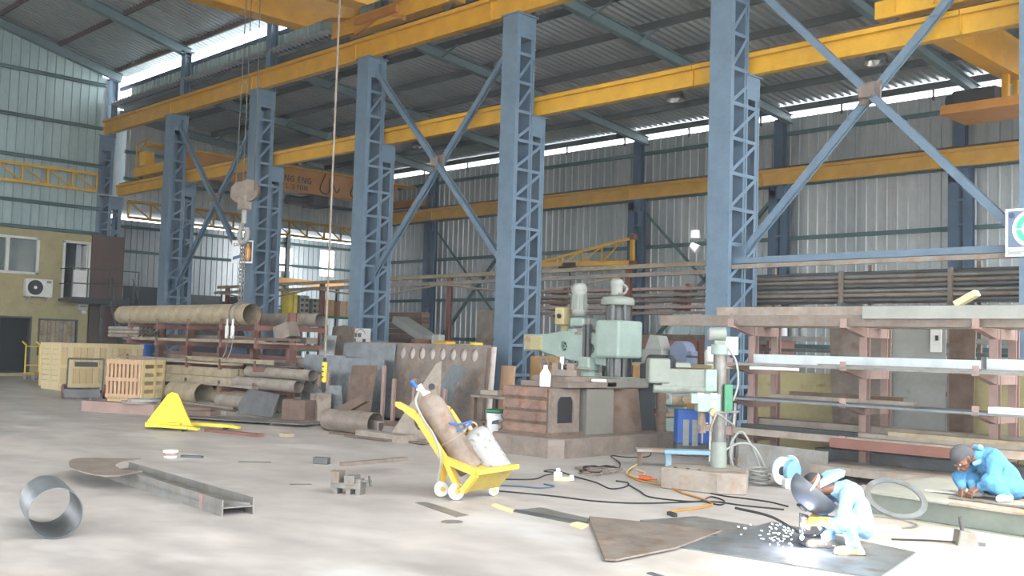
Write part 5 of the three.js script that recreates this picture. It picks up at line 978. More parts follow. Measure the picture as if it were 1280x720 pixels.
{ // flat bits of plate
  const flatP = (name, label, px, y, th, m, cat = 'plate') => { const P = px.map(([u, v]) => fl(u, v, y + th)), c = P[0]; return single(name, ext(P.map(p => [p.x - c.x, -(p.z - c.z)]), th).rotateX(-Math.PI / 2), m, label, cat, null, [c.x, y, c.z]); };
  flatP('strip_plate', 'grey strip of plate lying flat before the cylinder trolley', [[519, 628], [533, 627], [586, 644], [571, 646]], 0, .006, L.steel);
  { const p = fl(565, 653); single('steel_disc', cyl(.1, .1, .008, 0, .004, 0, 30), L.steel, 'small grey steel disc lying flat on the floor', 'disc', null, p); }
  flatP('timber_strip', 'dark steel strip with pale ends on the floor by the brown plate', [[640, 638], [644, 636], [735, 652], [731, 656]], 0, .012, L.steelDk, 'strip');
  flatP('pale_strip', 'pale timber strip at the end of the dark strip', [[614, 631], [619, 629], [643, 637], [639, 640]], 0, .014, L.woodPale, 'strip');
  flatP('pale_strip', 'pale timber offcut beside the corner of the brown plate', [[712, 654], [722, 652], [736, 655], [727, 659]], 0, .02, L.woodPale, 'strip');
  flatP('grey_strip', 'grey plate strip lying flat behind the dark strip', [[648, 637], [676, 634], [738, 648], [733, 652]], 0, .008, L.steel);
  flatP('flat_plate_dark', 'large dark blue-grey steel plate on the floor under the welder', [[845, 682], [965, 652], [1145, 690], [1098, 722]], 0, .014, L.steelBlue);
  flatP('flat_plate_dark', 'grey steel plate on the floor reaching behind the brown plate', [[800, 650], [870, 645], [960, 660], [905, 670]], 0, .012, L.steel);
  flatP('corner_plate', 'brown triangular-cut steel plate overlapping the blue-grey plate', [[736, 645], [903, 662], [845, 684], [770, 699], [756, 698]], .016, .014, L.steelBrown);
  bit('dark_stub', 'dark electrode holder stub at the end of a yellow cord', 840, 645, .14, .05, .035, -.5, L.black, 'tool');
  flatP('dark_scrap', 'thin dark scrap strip on the floor at the edge of the plates', [[808, 716], [814, 714.5], [845, 724], [838, 726]], 0, .006, L.steelDk);
}
{ // block vice on the floor
  const { O, A } = square(435, 617), t = thing('machine_vice', 'grey machine vice standing alone on the open floor', 'vice', O, CT - .25);
  obj('bed', [rbox(.34, .06, .16, .006, 0, .09, 0), box(.05, .06, .15, -.12, .03, 0), box(.05, .06, .15, .03, .03, 0), box(.05, .06, .15, .14, .03, 0)], L.steel, t);
  obj('fixed_jaw', rbox(.09, .13, .18, .008, -.12, .17, 0), L.steelBrown, t); obj('moving_jaw', [rbox(.12, .1, .17, .008, .04, .15, 0), rbox(.06, .05, .12, .005, .13, .14, 0)], L.steel, t);
  obj('screw', rod(V(.1, .14, 0), V(.26, .14, .0), .015), L.steel, t); obj('crank', rod(V(.25, .09, 0), V(.24, .2, .02), .012), L.steelDk, t); obj('jaw_lug', box(.03, .04, .1, -.18, .22, 0, 0, 0, .4), L.steelBrown, t);
}
{ // cylinder trolley
  const { O, A } = square(585, 621), t = thing('cylinder_trolley', 'yellow tilted gas cylinder trolley on white castors', 'trolley', O, CT);
  const rail = (a, b, w = .07) => bar(a, b, w, w);
  obj('side_rail', [rail(A(508, 512, .1), A(524, 524, .12)), rail(A(524, 524, .12), A(557, 575, .2))], L.cartYellow, t);
  obj('side_rail', [rail(A(549, 506, -.2), A(560, 512, -.2)), rail(A(560, 512, -.2), A(592, 560, -.22))], L.cartYellow, t);
  obj('handle', [bar(A(499, 507, .1), A(520, 518, .12), .08, .06), cyl(.035, .035, .05, A(498, 505).x, A(498, 505).y, .1, 14)], L.cartYellow, t);
  obj('tray_arm', rail(A(557, 575, .2), A(597, 591, .42)), L.cartYellow, t);
  obj('tray_lip', bar(A(595, 591, .42), A(646, 583, -.05), .07, .05), L.cartYellow, t);
  const q = [A(597, 592, .42), A(644, 585, -.05), A(624, 609, -.12), A(581, 615, .34)];
  const tray = (pts, th) => { const n = pts[1].clone().sub(pts[0]).cross(pts[2].clone().sub(pts[0])).normalize().multiplyScalar(th), g = new THREE.BufferGeometry(), P = [...pts, ...pts.map(p => p.clone().add(n))], I = [0, 1, 2, 0, 2, 3, 4, 6, 5, 4, 7, 6]; for (let i = 0; i < 4; i++) { const j = (i + 1) % 4; I.push(i, i + 4, j, j, i + 4, j + 4); } g.setAttribute('position', new THREE.Float32BufferAttribute(P.flatMap(p => [p.x, p.y, p.z]), 3)); g.setIndex(I); const h = g.toNonIndexed(); h.computeVertexNormals(); return h; };
  obj('tray_panel', tray(q, .012), mat(0xb09a4a, { rough: .6, side: THREE.DoubleSide }), t);
  obj('tray_brace', rail(A(596, 594, .42), A(580, 614, .34), .06), L.cartYellow, t);
  obj('tray_floor', tray([A(557, 580, .2), A(597, 594, .4), A(640, 588, -.1), A(598, 575, -.3)], .02), L.cartYellow, t);
  obj('fork', rail(A(557, 577, .16), A(554, 600, .1), .06), L.cartYellow, t); obj('fork', rail(A(560, 578, .22), A(575, 610, .3), .06), L.cartYellow, t);
  for (const [u, v, z, r] of [[553, 606, .1, .085], [572, 614, .3, .09], [617, 613, -.1, .06]]) {
    const c = A(u, v, z); const wh = obj('castor', [tor(r * .75, r * .28, c.x, r + .005, c.z, 0, .5), cyl(r * .6, r * .6, .035, c.x, r + .005, c.z, 20, Math.PI / 2, .5)], L.white, t); obj('hub', cyl(r * .3, r * .3, .06, c.x, r + .005, c.z, 14, Math.PI / 2, .5), L.cartYellow, wh);
  }
}
{
  const { O, A } = square(585, 621), a = A(589, 588, .04), b = A(532, 496, .04), ax = b.clone().sub(a), len = ax.length();
  const t = thing('gas_cylinder', 'dusty brown gas cylinder strapped on the tilted trolley', 'gas cylinder', O, CT);
  const lay = g => g.rotateX(Math.PI / 2).applyMatrix4(frame(a, b));
  obj('shell', lay(new THREE.LatheGeometry([[0, 0], [.13, 0], [.14, .03], [.14, len - .12], [.12, len - .05], [.07, len], [.05, len + .01], [0, len + .01]].map(p => new THREE.Vector2(...p)), 32)), mat(0x978a7e, { rough: .75, tex: texRust }), t);
  const n = ax.normalize(), top = b.clone().addScaledVector(n, .05);
  obj('valve', [rod(b, b.clone().addScaledVector(n, .14), .028, 14), rod(top.clone().add(V(-.07, .03, 0)), top.clone().add(V(.07, -.01, .02)), .018)], L.white, t);
  obj('gauge', cyl(.035, .035, .03, top.x + .09, top.y + .06, top.z + .03, 18, Math.PI / 2), L.black, t);
  obj('blue_tap', cyl(.022, .022, .1, top.x - .1, top.y + .08, top.z, 12, 0, 0, .8), L.blueBright, t);
  obj('strap', lay(new THREE.TorusGeometry(.144, .008, 6, 30).rotateX(Math.PI / 2).translate(0, len * .42, 0)), L.beige, t);
  obj('hose', tube([top.clone().add(V(-.05, 0, .05)), A(521, 505, .2), A(530, 525, .22), A(545, 548, .26), A(552, 570, .28), A(551, 588, .22), A(549, 600, .2)], .014, 40), L.greyPaint, t);
  obj('hose', tube([A(560, 530, .15), A(575, 532, .18), A(590, 528, .14), A(583, 536, .16), A(572, 540, .18)], .012, 40), L.blueBright, t);
}
{
  const { O, A } = square(585, 621), a = A(624, 594, -.1), b = A(588, 538, -.1), len = b.distanceTo(a), t = thing('gas_cylinder', 'short scuffed white gas cylinder on the tilted trolley', 'gas cylinder', O, CT);
  const texScuff = makeTex(256, .5, (u, v) => { const a = sat(tileN(u * 9, v * 9, 9, 3, 4), .05, .3); return mix([.95, .95, .95], [.62, .6, .58], a); });
  obj('shell', new THREE.LatheGeometry([[0, 0], [.155, 0], [.172, .03], [.172, len - .1], [.14, len - .03], [.06, len], [0, len]].map(p => new THREE.Vector2(...p)), 32).rotateX(Math.PI / 2).applyMatrix4(frame(a, b)), mat(0xa0a09c, { rough: .55, tex: texScuff }), t);
  const n = b.clone().sub(a).normalize(); obj('valve', [rod(b, b.clone().addScaledVector(n, .1), .03, 14), tor(.06, .01, b.x, b.y + .05, b.z, .8, 0, .6)], L.woodRed, t);
  obj('yellow_hose', tube([b.clone().addScaledVector(n, .06), A(582, 536, -.02), A(578, 545, .05), A(584, 556, .05), A(580, 548, 0)], .014, 30), L.cartYellow, t);
}
// cable reel, cable coils and cords
{
  const { O, A } = square(978, 608), t = thing('cable_reel', 'white and light blue wire spool beside the welder', 'spool', O, CT);
  const d = .55; for (const [z, m, r] of [[.12, L.white, .17], [-.12, L.white, .17]]) obj('flange', cyl(r, r, .02, z > 0 ? -.03 : .12, .2, z > 0 ? .1 : -.1, 30, Math.PI / 2, 0.6), m, t);
  obj('winding', cyl(.13, .13, .24, .045, .2, 0, 28, Math.PI / 2, .6), mat(0x7fa9c4), t); obj('hub_hole', cyl(.055, .055, .03, -.045, .2, .115, 20, Math.PI / 2, .6), L.black, t);
  obj('stand', rbox(.3, .12, .22, .01, .12, .06, .14), L.white, t); obj('blue_flange', cyl(.165, .165, .04, .1, .2, -.07, 28, Math.PI / 2, .6), mat(0x7fa9c4), t);
}
const cord = (name, label, px, r, m, grp) => { const P = px.map(([u, v], i) => fl(u, v).setY(r)), c = P[0].clone(); return single(name, tube(P.map(p => V(p.x - c.x, p.y, p.z - c.z)), r, px.length * 8, 6), m, label, 'cord', grp, [c.x, 0, c.z]); };
cord('power_cord', 'black cord running from the trolley across to the welder plates', [[615, 614], [650, 617], [700, 622], [740, 627], [790, 630], [850, 629], [890, 628], [930, 633], [980, 638]], .0085, L.rubber);
cord('power_cord', 'dark cord looping from the trolley behind the socket block', [[630, 600], [665, 600], [685, 594], [700, 592], [680, 590], [690, 588], [720, 597], [745, 604], [765, 612], [780, 610], [784, 604], [770, 602]], .0085, L.rubber);
cord('power_cord', 'thin blue cord on the floor beside the trolley', [[625, 608], [650, 609], [675, 611], [693, 609], [680, 606]], .009, L.blueDk);
cord('power_cord', 'dark cord winding before the pillar drill base', [[786, 607], [800, 615], [812, 622], [840, 626], [870, 628], [890, 622], [905, 627], [900, 632], [880, 628]], .0085, L.rubber);
cord('power_cord', 'orange-brown cord along the front of the drill base', [[790, 588], [786, 596], [800, 602], [830, 608], [855, 618], [880, 626], [890, 632], [870, 637], [845, 640], [835, 642]], .012, L.orange);
cord('power_cord', 'pale cord coiled at the left of the drill base', [[803, 570], [798, 580], [786, 588], [785, 594], [797, 598], [806, 592], [795, 588]], .012, L.woodPale);
cord('power_cord', 'long dark cord from the drill base to the spool', [[868, 612], [900, 620], [930, 624], [960, 628], [985, 634]], .0085, L.rubber);
cord('power_cord', 'dark cord falling before the radial drill base', [[803, 552], [812, 562], [806, 572], [780, 572], [765, 570], [775, 580], [772, 590]], .0085, L.rubber);
for (let k = 0; k < 5; k++) { const c = fl(735 + k * 5, 588 + (k % 3) * 3), P = []; for (let i = 0; i < 16; i++) { const a = i * .8 + k, r = .16 + .09 * Math.sin(i * 1.7 + k); P.push(V(Math.cos(a) * r, .012 + .006 * k + .01 * (i % 3), Math.sin(a) * r)); } single('cable_coil', tube(P, .01, 120, 6), k % 2 ? L.rubber : L.steelBrown, 'tangled loops of dark cable on the floor before the radial drill', 'cable', 'cable tangle before the radial drill', c); }
{ const { O, A } = square(702, 601), t = thing('socket_block', 'white extension socket block with plugs on the floor', 'socket', O, CT); obj('block', rbox(.2, .05, .08, .01, 0, .025, 0), L.woodPale, t); for (const x of [-.07, -.02, .12]) obj('plug', rbox(.055, .07, .05, .012, x, .07 - (x > .1 ? .03 : 0), 0), L.white, t); obj('plug', rbox(.05, .1, .05, .012, -.045, .1, -.02), L.whitePl, t); }
single('orange_clamp', [rbox(.16, .05, .07, .015, 0, .03, 0), rod(V(.06, .03, 0), V(.2, .03, .03), .012)], mat(0xd8632a), 'orange earth clamp lying at the drill base corner', 'clamp', null, fl(806, 600));
{ const P = []; for (let i = 0; i < 40; i++) { const a = i * .62, r = .13 + .02 * Math.sin(i); P.push(V(Math.cos(a) * r, .03 + i * .0045, Math.sin(a) * r * .9)); } single('hose_coil', tube(P, .014, 220, 6), L.greyPaint, 'grey coiled hose standing between drill base and spool', 'hose', null, fl(948, 606)); }
for (const [k, pts] of [[0, [[918, 590], [912, 560], [925, 540], [940, 560], [955, 600]]], [1, [[905, 592], [900, 570], [915, 556], [935, 555], [950, 575], [958, 604]]]]) { const O = fl(930, 600), s = perPx(O); single('hose_loop', tube(pts.map(([u, v], i) => V((u - 930) * s, Math.max(.015, (600 - v) * s), k * .1)), .016, 50, 7), L.greyPaint, k ? 'lower arching grey hose beside the pillar drill' : 'taller arching grey hose beside the pillar drill', 'hose', null, O, CT); }
// ---------------------------------------------------------------- low steel platform at the right
{
  const t = thing('steel_platform', 'low platform of steel beams with a plate top at the right', 'platform', [0, 0, 0]);
  const a = fl(1090, 643), b = fl(1280, 673), dir = b.clone().sub(a).setY(0).normalize(), n = V(dir.z, 0, -dir.x); if (n.z > 0) n.negate();
  const p = (l, d, y) => a.clone().addScaledVector(dir, l).addScaledVector(n, d).setY(y);
  obj('front_beam', sweep(Isec(.14, .22, .014, .01), p(-.25, .05, .11), p(3.2, .05, .11)), L.greenGrey, t);
  obj('rear_beam', sweep(Isec(.14, .22, .014, .01), p(-.25, 1.75, .11), p(3.2, 1.75, .11)), L.steelDk, t);
  obj('middle_beam', sweep(Isec(.14, .22, .014, .01), p(-.25, .95, .11), p(3.2, .95, .11)), L.steelDk, t);
  obj('top_plate', ext([[-.35, -.06], [.85, -.1], [.85, 1.9], [-.35, 1.9]].map(([l, d]) => { const q = p(l, d, 0); return [q.x, -q.z]; }), .014).rotateX(-Math.PI / 2).translate(0, .22, 0), L.greyPaint, t);
  obj('top_plate', ext([[.87, -.1], [3.2, -.1], [3.2, 1.9], [.87, 1.9]].map(([l, d]) => { const q = p(l, d, 0); return [q.x, -q.z]; }), .02).rotateX(-Math.PI / 2).translate(0, .22, 0), L.dust, t);
  single('loose_strip', bar(p(.3, .5, .25), p(1.0, .75, .25), .04, .012), L.white, 'white strip lying loose on the platform plate', 'strip');
  single('loose_strip', bar(p(.7, .25, .25), p(1.5, .2, .255), .06, .012), L.steel, 'grey steel strip lying on the platform plate before the worker', 'strip');
  single('hand_torch', [rod(p(.85, .9, .27), p(1.35, .7, .27), .016), rod(p(.8, .93, .265), p(.95, .86, .27), .025)], L.dark, 'dark torch lying on the platform before the seated worker', 'torch');
}
{ // flat ring leaning on the platform
  const { O, A } = square(1129, 662), g = ext(circ(.29, 48), .018, [circ(.235, 44)]).rotateX(-1.0).translate(0, .27 * Math.cos(1.0) + .11, -.2);
  single('flange_ring', g, L.steelBlue, 'large flat grey steel ring leaning against the platform', 'ring', null, O, CT);
}
{ // clamp tool standing on the floor
  const { O, A } = square(1206, 681), t = thing('magnet_clamp', 'grey magnet clamp with upright handle on the bright floor', 'clamp', O, CT);
  obj('body', ext([[-.08, 0], [.09, 0], [.06, .1], [-.06, .12]], .12, [], .008).translate(0, 0, -.06), L.steel, t); obj('handle', rod(V(-.02, .1, 0), V(-.05, .24, .02), .018), L.steelDk, t); obj('foot', bar(V(.07, .02, .05), V(.15, .015, .06), .02, .03), L.steelDk, t); obj('lead', tube([V(-.08, .02, 0), V(-.3, .012, -.1), V(-.6, .012, -.1)], .008), L.rubber, t);
}
// ---------------------------------------------------------------- people: bodies meshed from smoothly joined tapered capsules

const cap = (a, b, ra, rb = ra) => ({ a, b, ra, rb });
function flesh(prims, cell = .012, k = .03, wob = 0) {
  const lo = V(9, 9, 9), hi = V(-9, -9, -9);
  for (const p of prims) for (const [q, r] of [[p.a, p.ra], [p.b, p.rb]]) { lo.min(q.clone().subScalar(r)); hi.max(q.clone().addScalar(r)); }
  const c = lo.clone().add(hi).multiplyScalar(.5), half = Math.max(hi.x - lo.x, hi.y - lo.y, hi.z - lo.z) / 2 + cell * 4, n = Math.max(12, Math.ceil(2 * half / cell));
  const mc = new MarchingCubes(n, L.white, false, false, 160000); mc.isolation = 0;
  const P = prims.map(p => { const d = p.b.clone().sub(p.a); return [p.a.x, p.a.y, p.a.z, d.x, d.y, d.z, Math.max(1e-9, d.lengthSq()), p.ra, p.rb - p.ra]; });
  for (let z = 0; z < n; z++) for (let y = 0; y < n; y++) for (let x = 0; x < n; x++) {
    const px = c.x + (x - n / 2) / (n / 2) * half, py = c.y + (y - n / 2) / (n / 2) * half, pz = c.z + (z - n / 2) / (n / 2) * half;
    let d = 9;
    for (const q of P) {
      const ex = px - q[0], ey = py - q[1], ez = pz - q[2]; let h = (ex * q[3] + ey * q[4] + ez * q[5]) / q[6]; h = h < 0 ? 0 : h > 1 ? 1 : h;
      const ux = ex - q[3] * h, uy = ey - q[4] * h, uz = ez - q[5] * h, e = Math.sqrt(ux * ux + uy * uy + uz * uz) - q[7] - q[8] * h;
      const t = Math.max(0, k - Math.abs(d - e)) / k; d = Math.min(d, e) - t * t * k * .25;
    }
    if (wob && Math.abs(d) < .06) d += wob * (.8 * noise.noise(px * 13, py * 9, pz * 13) + .9 * (.35 - Math.abs(noise.noise(px * 17 + py * 9 + 3, py * 12 - px * 8, pz * 15))));
    mc.field[x + y * n + z * n * n] = -d;
  }
  mc.update();
  const pos = mc.positionArray.slice(0, mc.count * 3);
  for (let i = 0; i < pos.length; i += 3) { pos[i] = pos[i] * half + c.x; pos[i + 1] = pos[i + 1] * half + c.y; pos[i + 2] = pos[i + 2] * half + c.z; }
  let g = new THREE.BufferGeometry(); g.setAttribute('position', new THREE.BufferAttribute(pos, 3));
  let vol = 0; for (let i = 0; i < pos.length; i += 9) vol += pos[i] * (pos[i + 4] * pos[i + 8] - pos[i + 5] * pos[i + 7]) - pos[i + 1] * (pos[i + 3] * pos[i + 8] - pos[i + 5] * pos[i + 6]) + pos[i + 2] * (pos[i + 3] * pos[i + 7] - pos[i + 4] * pos[i + 6]);
  if (vol < 0) for (let i = 0; i < pos.length; i += 9) for (let j = 0; j < 3; j++) { const t = pos[i + 3 + j]; pos[i + 3 + j] = pos[i + 6 + j]; pos[i + 6 + j] = t; }
  g = mergeVertices(g, 1e-5); g.computeVertexNormals(); return g;
}
// a hand: palm and five fingers from the wrist w along d, back of the hand towards u; curl bends the fingers, side puts the thumb
function hand(w, d, u, side, curl, fat = 1) {
  d = d.clone().normalize(); const s = d.clone().cross(u).normalize().multiplyScalar(side); u = s.clone().cross(d).normalize().multiplyScalar(side);
  const at = (a, b, c) => w.clone().addScaledVector(d, a).addScaledVector(s, b).addScaledVector(u, c), out = [];
  for (const b of [-.028, -.01, .01, .028]) out.push(cap(at(.0, b * .6, 0), at(.085, b, 0), .016 * fat, .014 * fat));
  [[-.031, .062], [-.0105, .074], [.0105, .078], [.031, .07]].forEach(([b, len], i) => {
    let p = at(.085, b, 0), ang = curl * .55; for (let j = 0; j < 3; j++) { const l = len * [.45, .32, .23][j], q = p.clone().addScaledVector(d, Math.cos(ang) * l).addScaledVector(u, -Math.sin(ang) * l).addScaledVector(s, b * .05); out.push(cap(p, q, (.0098 - j * .0008) * fat, (.0092 - j * .0009) * fat)); p = q; ang += curl * (.8 + .1 * i); }
  });
  let p = at(.02, .03, -.004), q = at(.055, .058, -.022); out.push(cap(p, q, .013 * fat, .011 * fat)); out.push(cap(q, at(.088, .05, -.045), .0105 * fat, .009 * fat));
  return out;
}
// a head: up is the crown direction, f where the face points; eyes, brows, nose, lips, chin and ears
function headPrims(c, up, f, r = .1) {
  up = up.clone().normalize(); f = f.clone().addScaledVector(up, -f.dot(up)).normalize(); const s = up.clone().cross(f);
  const at = (a, b, e) => c.clone().addScaledVector(up, a * r).addScaledVector(f, b * r).addScaledVector(s, e * r);
  const o = [cap(at(.3, -.25, 0), at(.25, .15, 0), r * .82, r * .76), cap(at(-.35, .3, 0), at(.1, .25, 0), r * .52, r * .68), cap(at(-.82, .55, 0), at(-.6, .45, 0), r * .22, r * .36), cap(at(-.1, .88, 0), at(-.34, 1.04, 0), r * .08, r * .13), cap(at(-.55, .8, -.16), at(-.55, .8, .16), r * .09), cap(at(-.64, .76, -.13), at(-.64, .76, .13), r * .09)];
  for (const e of [-1, 1]) { o.push(cap(at(.12, .78, e * .18), at(.1, .68, e * .5), r * .09), cap(at(-.2, .6, e * .5), at(-.22, .45, e * .6), r * .16), cap(at(.08, -.05, e * .8), at(-.22, 0, e * .8), r * .13, r * .09)); }
  return { prims: o, at };
}
const skinDark = mat(0x6b4a3a, { rough: .6, tex: null }), hairDark = mat(0x2b2a2c, { rough: .9, tex: null }), eyeWhite = mat(0xe6e0d8, { rough: .3, tex: null });
const cloth = makeTex(256, .25, (u, v) => { const a = tileN(u * 6, v * 6, 6, 3, 3), b = (Math.sin(u * 260) * Math.sin(v * 260)) * .03; const g = .93 + a * .16 + b; return [g, g, g]; });
{ // ---- welder squatting over the plate
  const { O, A, s } = square(1055, 690), t = thing('person', 'welder in pale blue coveralls and dark mask squatting over the steel plate', 'person', O, CT);
  const blueCloth = mat(0x86aac4, { rough: .9, tex: cloth, bump: .002 });
  const pelvis = A(1077, 656), waist = A(1074, 636), chest = A(1062, 618), neck = A(1043, 611), head = A(1021, 611);
  const J = { ls: A(1053, 620, .15), le: A(1040, 655, .27), lw: A(1022, 651, .12), rs: A(1050, 617, -.16), re: A(1032, 646, -.16), rw: A(1020, 649, -.03), lh: A(1077, 660, .1), lk: A(1046, 646, .2), la: A(1060, 681, .17), rh: A(1077, 660, -.1), rk: A(1037, 655, -.1), ra: A(1040, 675, -.1) };
  const up = V(-.85, .4, 0), face = V(-.45, -.9, 0), H = headPrims(head, up, face, .105);
  const bodyPrims = [cap(pelvis, waist, .1, .1), cap(waist, chest, .1, .11), cap(chest, neck, .1, .055), cap(neck, head, .055, .06), cap(J.ls, J.le, .045, .04), cap(J.le, J.lw, .038, .03), cap(J.rs, J.re, .045, .04), cap(J.re, J.rw, .038, .03), cap(J.ls, chest, .05, .09), cap(J.rs, chest, .05, .09), cap(J.lh, J.lk, .075, .055), cap(J.lk, J.la, .05, .035), cap(J.rh, J.rk, .075, .055), cap(J.rk, J.ra, .05, .035)];
  bodyPrims.forEach((p, i) => { if (i !== 3) { p.ra *= .7; p.rb *= .7; } });
  obj('body', [flesh(bodyPrims, .012, .02), flesh(H.prims, .006, .02)], skinDark, t);
  const suit = [cap(pelvis.clone().add(V(0, 0, .06)), waist.clone().add(V(-.01, 0, .05)), .092, .088), cap(pelvis.clone().add(V(0, 0, -.06)), waist.clone().add(V(-.01, 0, -.05)), .092, .088), cap(waist, chest, .1, .105), cap(chest.clone().add(V(0, 0, .06)), chest.clone().add(V(0, 0, -.06)), .1), cap(chest, neck.clone().lerp(chest, .2), .1, .075),
    cap(chest, J.ls, .085, .062), cap(J.ls, J.le, .06, .05), cap(J.le, J.lw.clone().lerp(J.le, .12), .05, .042), cap(chest, J.rs, .085, .062), cap(J.rs, J.re, .06, .05), cap(J.re, J.rw.clone().lerp(J.re, .12), .05, .042),
    cap(J.lh, J.lk, .085, .062), cap(J.lk, J.la.clone().lerp(J.lk, .08), .06, .055), cap(J.rh, J.rk, .085, .062), cap(J.rk, J.ra.clone().lerp(J.rk, .08), .06, .055)];
  obj('coveralls', flesh(suit, .010, .02, .014), blueCloth, t);
  obj('collar', [ext([[0, 0], [.19, .1], [.2, .14], [.1, .12], [0, .05]], .16, [], .006).translate(A(1023, 609).x, A(1023, 609).y, -.08)], mat(0x86b2cc, { rough: .9, tex: cloth }), t);
  const glove = mat(0xc9a45e, { rough: .9 });
  obj('glove', flesh([...hand(J.lw, V(-.9, -.1, -.3), V(.1, .8, .5), 1, 1.1, 1.35), cap(J.lw, J.lw.clone().lerp(J.le, .35), .036, .046)], .005, .01), glove, t);
  obj('glove', flesh([...hand(J.rw, V(-.9, -.1, .25), V(.1, .8, -.5), -1, 1.1, 1.35), cap(J.rw, J.rw.clone().lerp(J.re, .35), .036, .046)], .005, .01), glove, t);
  // boots
  for (const [ank, toe, m] of [[J.la, A(1036, 688, .19), L.beige], [J.ra, A(1014, 679, -.1), mat(0x6f675c)]]) { const heel = V(ank.x + .04, .03, ank.z); const b = obj('boot', flesh([cap(ank, heel, .046, .042), cap(V(ank.x, .045, ank.z), V(toe.x + .03, .04, toe.z), .046, .04), cap(V(toe.x + .05, .038, toe.z), V(toe.x + .02, .034, toe.z), .042, .036)], .008, .02), m, t); obj('sole', rbox(Math.abs(toe.x - ank.x) + .1, .018, .085, .008, (toe.x + ank.x) / 2 + .03, .009, (toe.z + ank.z) / 2), L.rubber, b); }
  // mask: half shell over the face
  const shell = new THREE.SphereGeometry(1, 30, 18, 0, Math.PI * 2, 0, Math.PI * .56).scale(.135, .16, .215), ax = V(-.78, .62, 0), fd = V(-.62, -.78, 0);
  const bas = new THREE.Matrix4().makeBasis(V(0, 0, 1).cross(V(0, 0, 1)).lengthSq() ? V(0, 0, 1) : fd.clone().cross(ax), fd, ax); bas.setPosition(A(1019, 616));
  const maskMat = mat(0x4a4f57, { rough: .35, side: THREE.DoubleSide, tex: null });
  const inner = new THREE.SphereGeometry(1, 30, 18, 0, Math.PI * 2, 0, Math.PI * .56).scale(.129, .154, .209);
  const mk = obj('welding_mask', [shell.applyMatrix4(bas), inner.applyMatrix4(bas)], maskMat, t);
  obj('viewing_window', rbox(.11, .03, .07, .008, 0, 0, 0).applyMatrix4(new THREE.Matrix4().makeBasis(fd.clone().cross(ax), fd, ax).setPosition(A(1019, 616).addScaledVector(fd, .16))), L.black, mk);
  obj('head_band', tor(.118, .012, 0, 0, 0, Math.PI / 2).scale(1, 1, 1).applyMatrix4(new THREE.Matrix4().makeBasis(V(0, 0, 1), ax, fd).setPosition(A(1012, 608))), L.white, t);
  obj('hair', flesh([cap(H.at(.45, -.3, 0), H.at(.5, .1, 0), .078, .07), cap(H.at(.1, -.55, 0), H.at(.2, -.4, 0), .06)], .008, .02), hairDark, t);
}
{ // pale block he sits on
  const { O } = square(1100, 671); single('timber_block', rbox(.34, .1, .16, .012, 0, .05, 0), L.woodPale, 'pale timber block under the squatting welder', 'block', null, O, CT - .1);
}
{ // electrode holder, workpiece, arc and sparks
  const { O, A } = square(1055, 690), t = thing('electrode_holder', 'dark electrode holder gripped by the welder', 'tool', O, CT);
  obj('grip', rod(A(1016, 652, .05), A(1004, 646, .05), .016, 14), L.black, t); obj('jaw', rod(A(1004, 646, .05), A(1001, 648, .05), .02, 12), L.steelDk, t); obj('electrode', rod(A(1001, 648, .05), A(1001, 671, .06), .0035, 8), L.steel, t);
  obj('lead', tube([A(1016, 652, .05), A(1030, 660, .0), A(1020, 672, -.2), A(985, 650, -.5), A(950, 640, -.9)], .012, 40), L.rubber, t);
  const wp = square(1008, 683); single('work_bracket', [ext([[-.05, 0], [.13, 0], [.13, .1], [.02, .24], [-.05, .26]], .02).translate(0, 0, -.05), box(.2, .014, .16, .04, .022, 0)], L.steelDk, 'dark steel bracket being welded upright on the plate', 'bracket', null, [wp.O.x, .0145, wp.O.z], CT);
  const arcAt = A(1000, 672, .06).applyAxisAngle(V(0, 1, 0), CT).add(O);
  const arcMat = new THREE.MeshStandardMaterial({ color: 0xffffff, emissive: 0xdfe6ff, emissiveIntensity: 12 });
  const arc = thing('welding_arc', 'white-hot welding arc with sparks at the foot of the bracket', 'arc', arcAt);
  obj('glow', sph(.016, 0, 0, 0), arcMat, arc);
  const lamp = new THREE.PointLight(0xe4e8ff, 1.6, 0, 2); lamp.castShadow = true; lamp.shadow.radius = .8; lamp.position.set(.03, .03, .05); arc.add(lamp);
  const sp = []; for (let i = 0; i < 70; i++) { const a = rnd(0, 6.28), r = .06 + Math.pow(rnd(), 2) * .42, q = V(Math.cos(a) * r * .9 - .16, Math.max(-arcAt.y + .02, rnd(-.1, .1) * (1 - r)), Math.sin(a) * r * .6), d = q.clone().normalize().multiplyScalar(rnd(.006, .02)); sp.push(rod(q, q.clone().add(d), .0022, 5)); }
  const so = obj('sparks', sp, arcMat, arc); so.userData.kind = 'stuff';
}
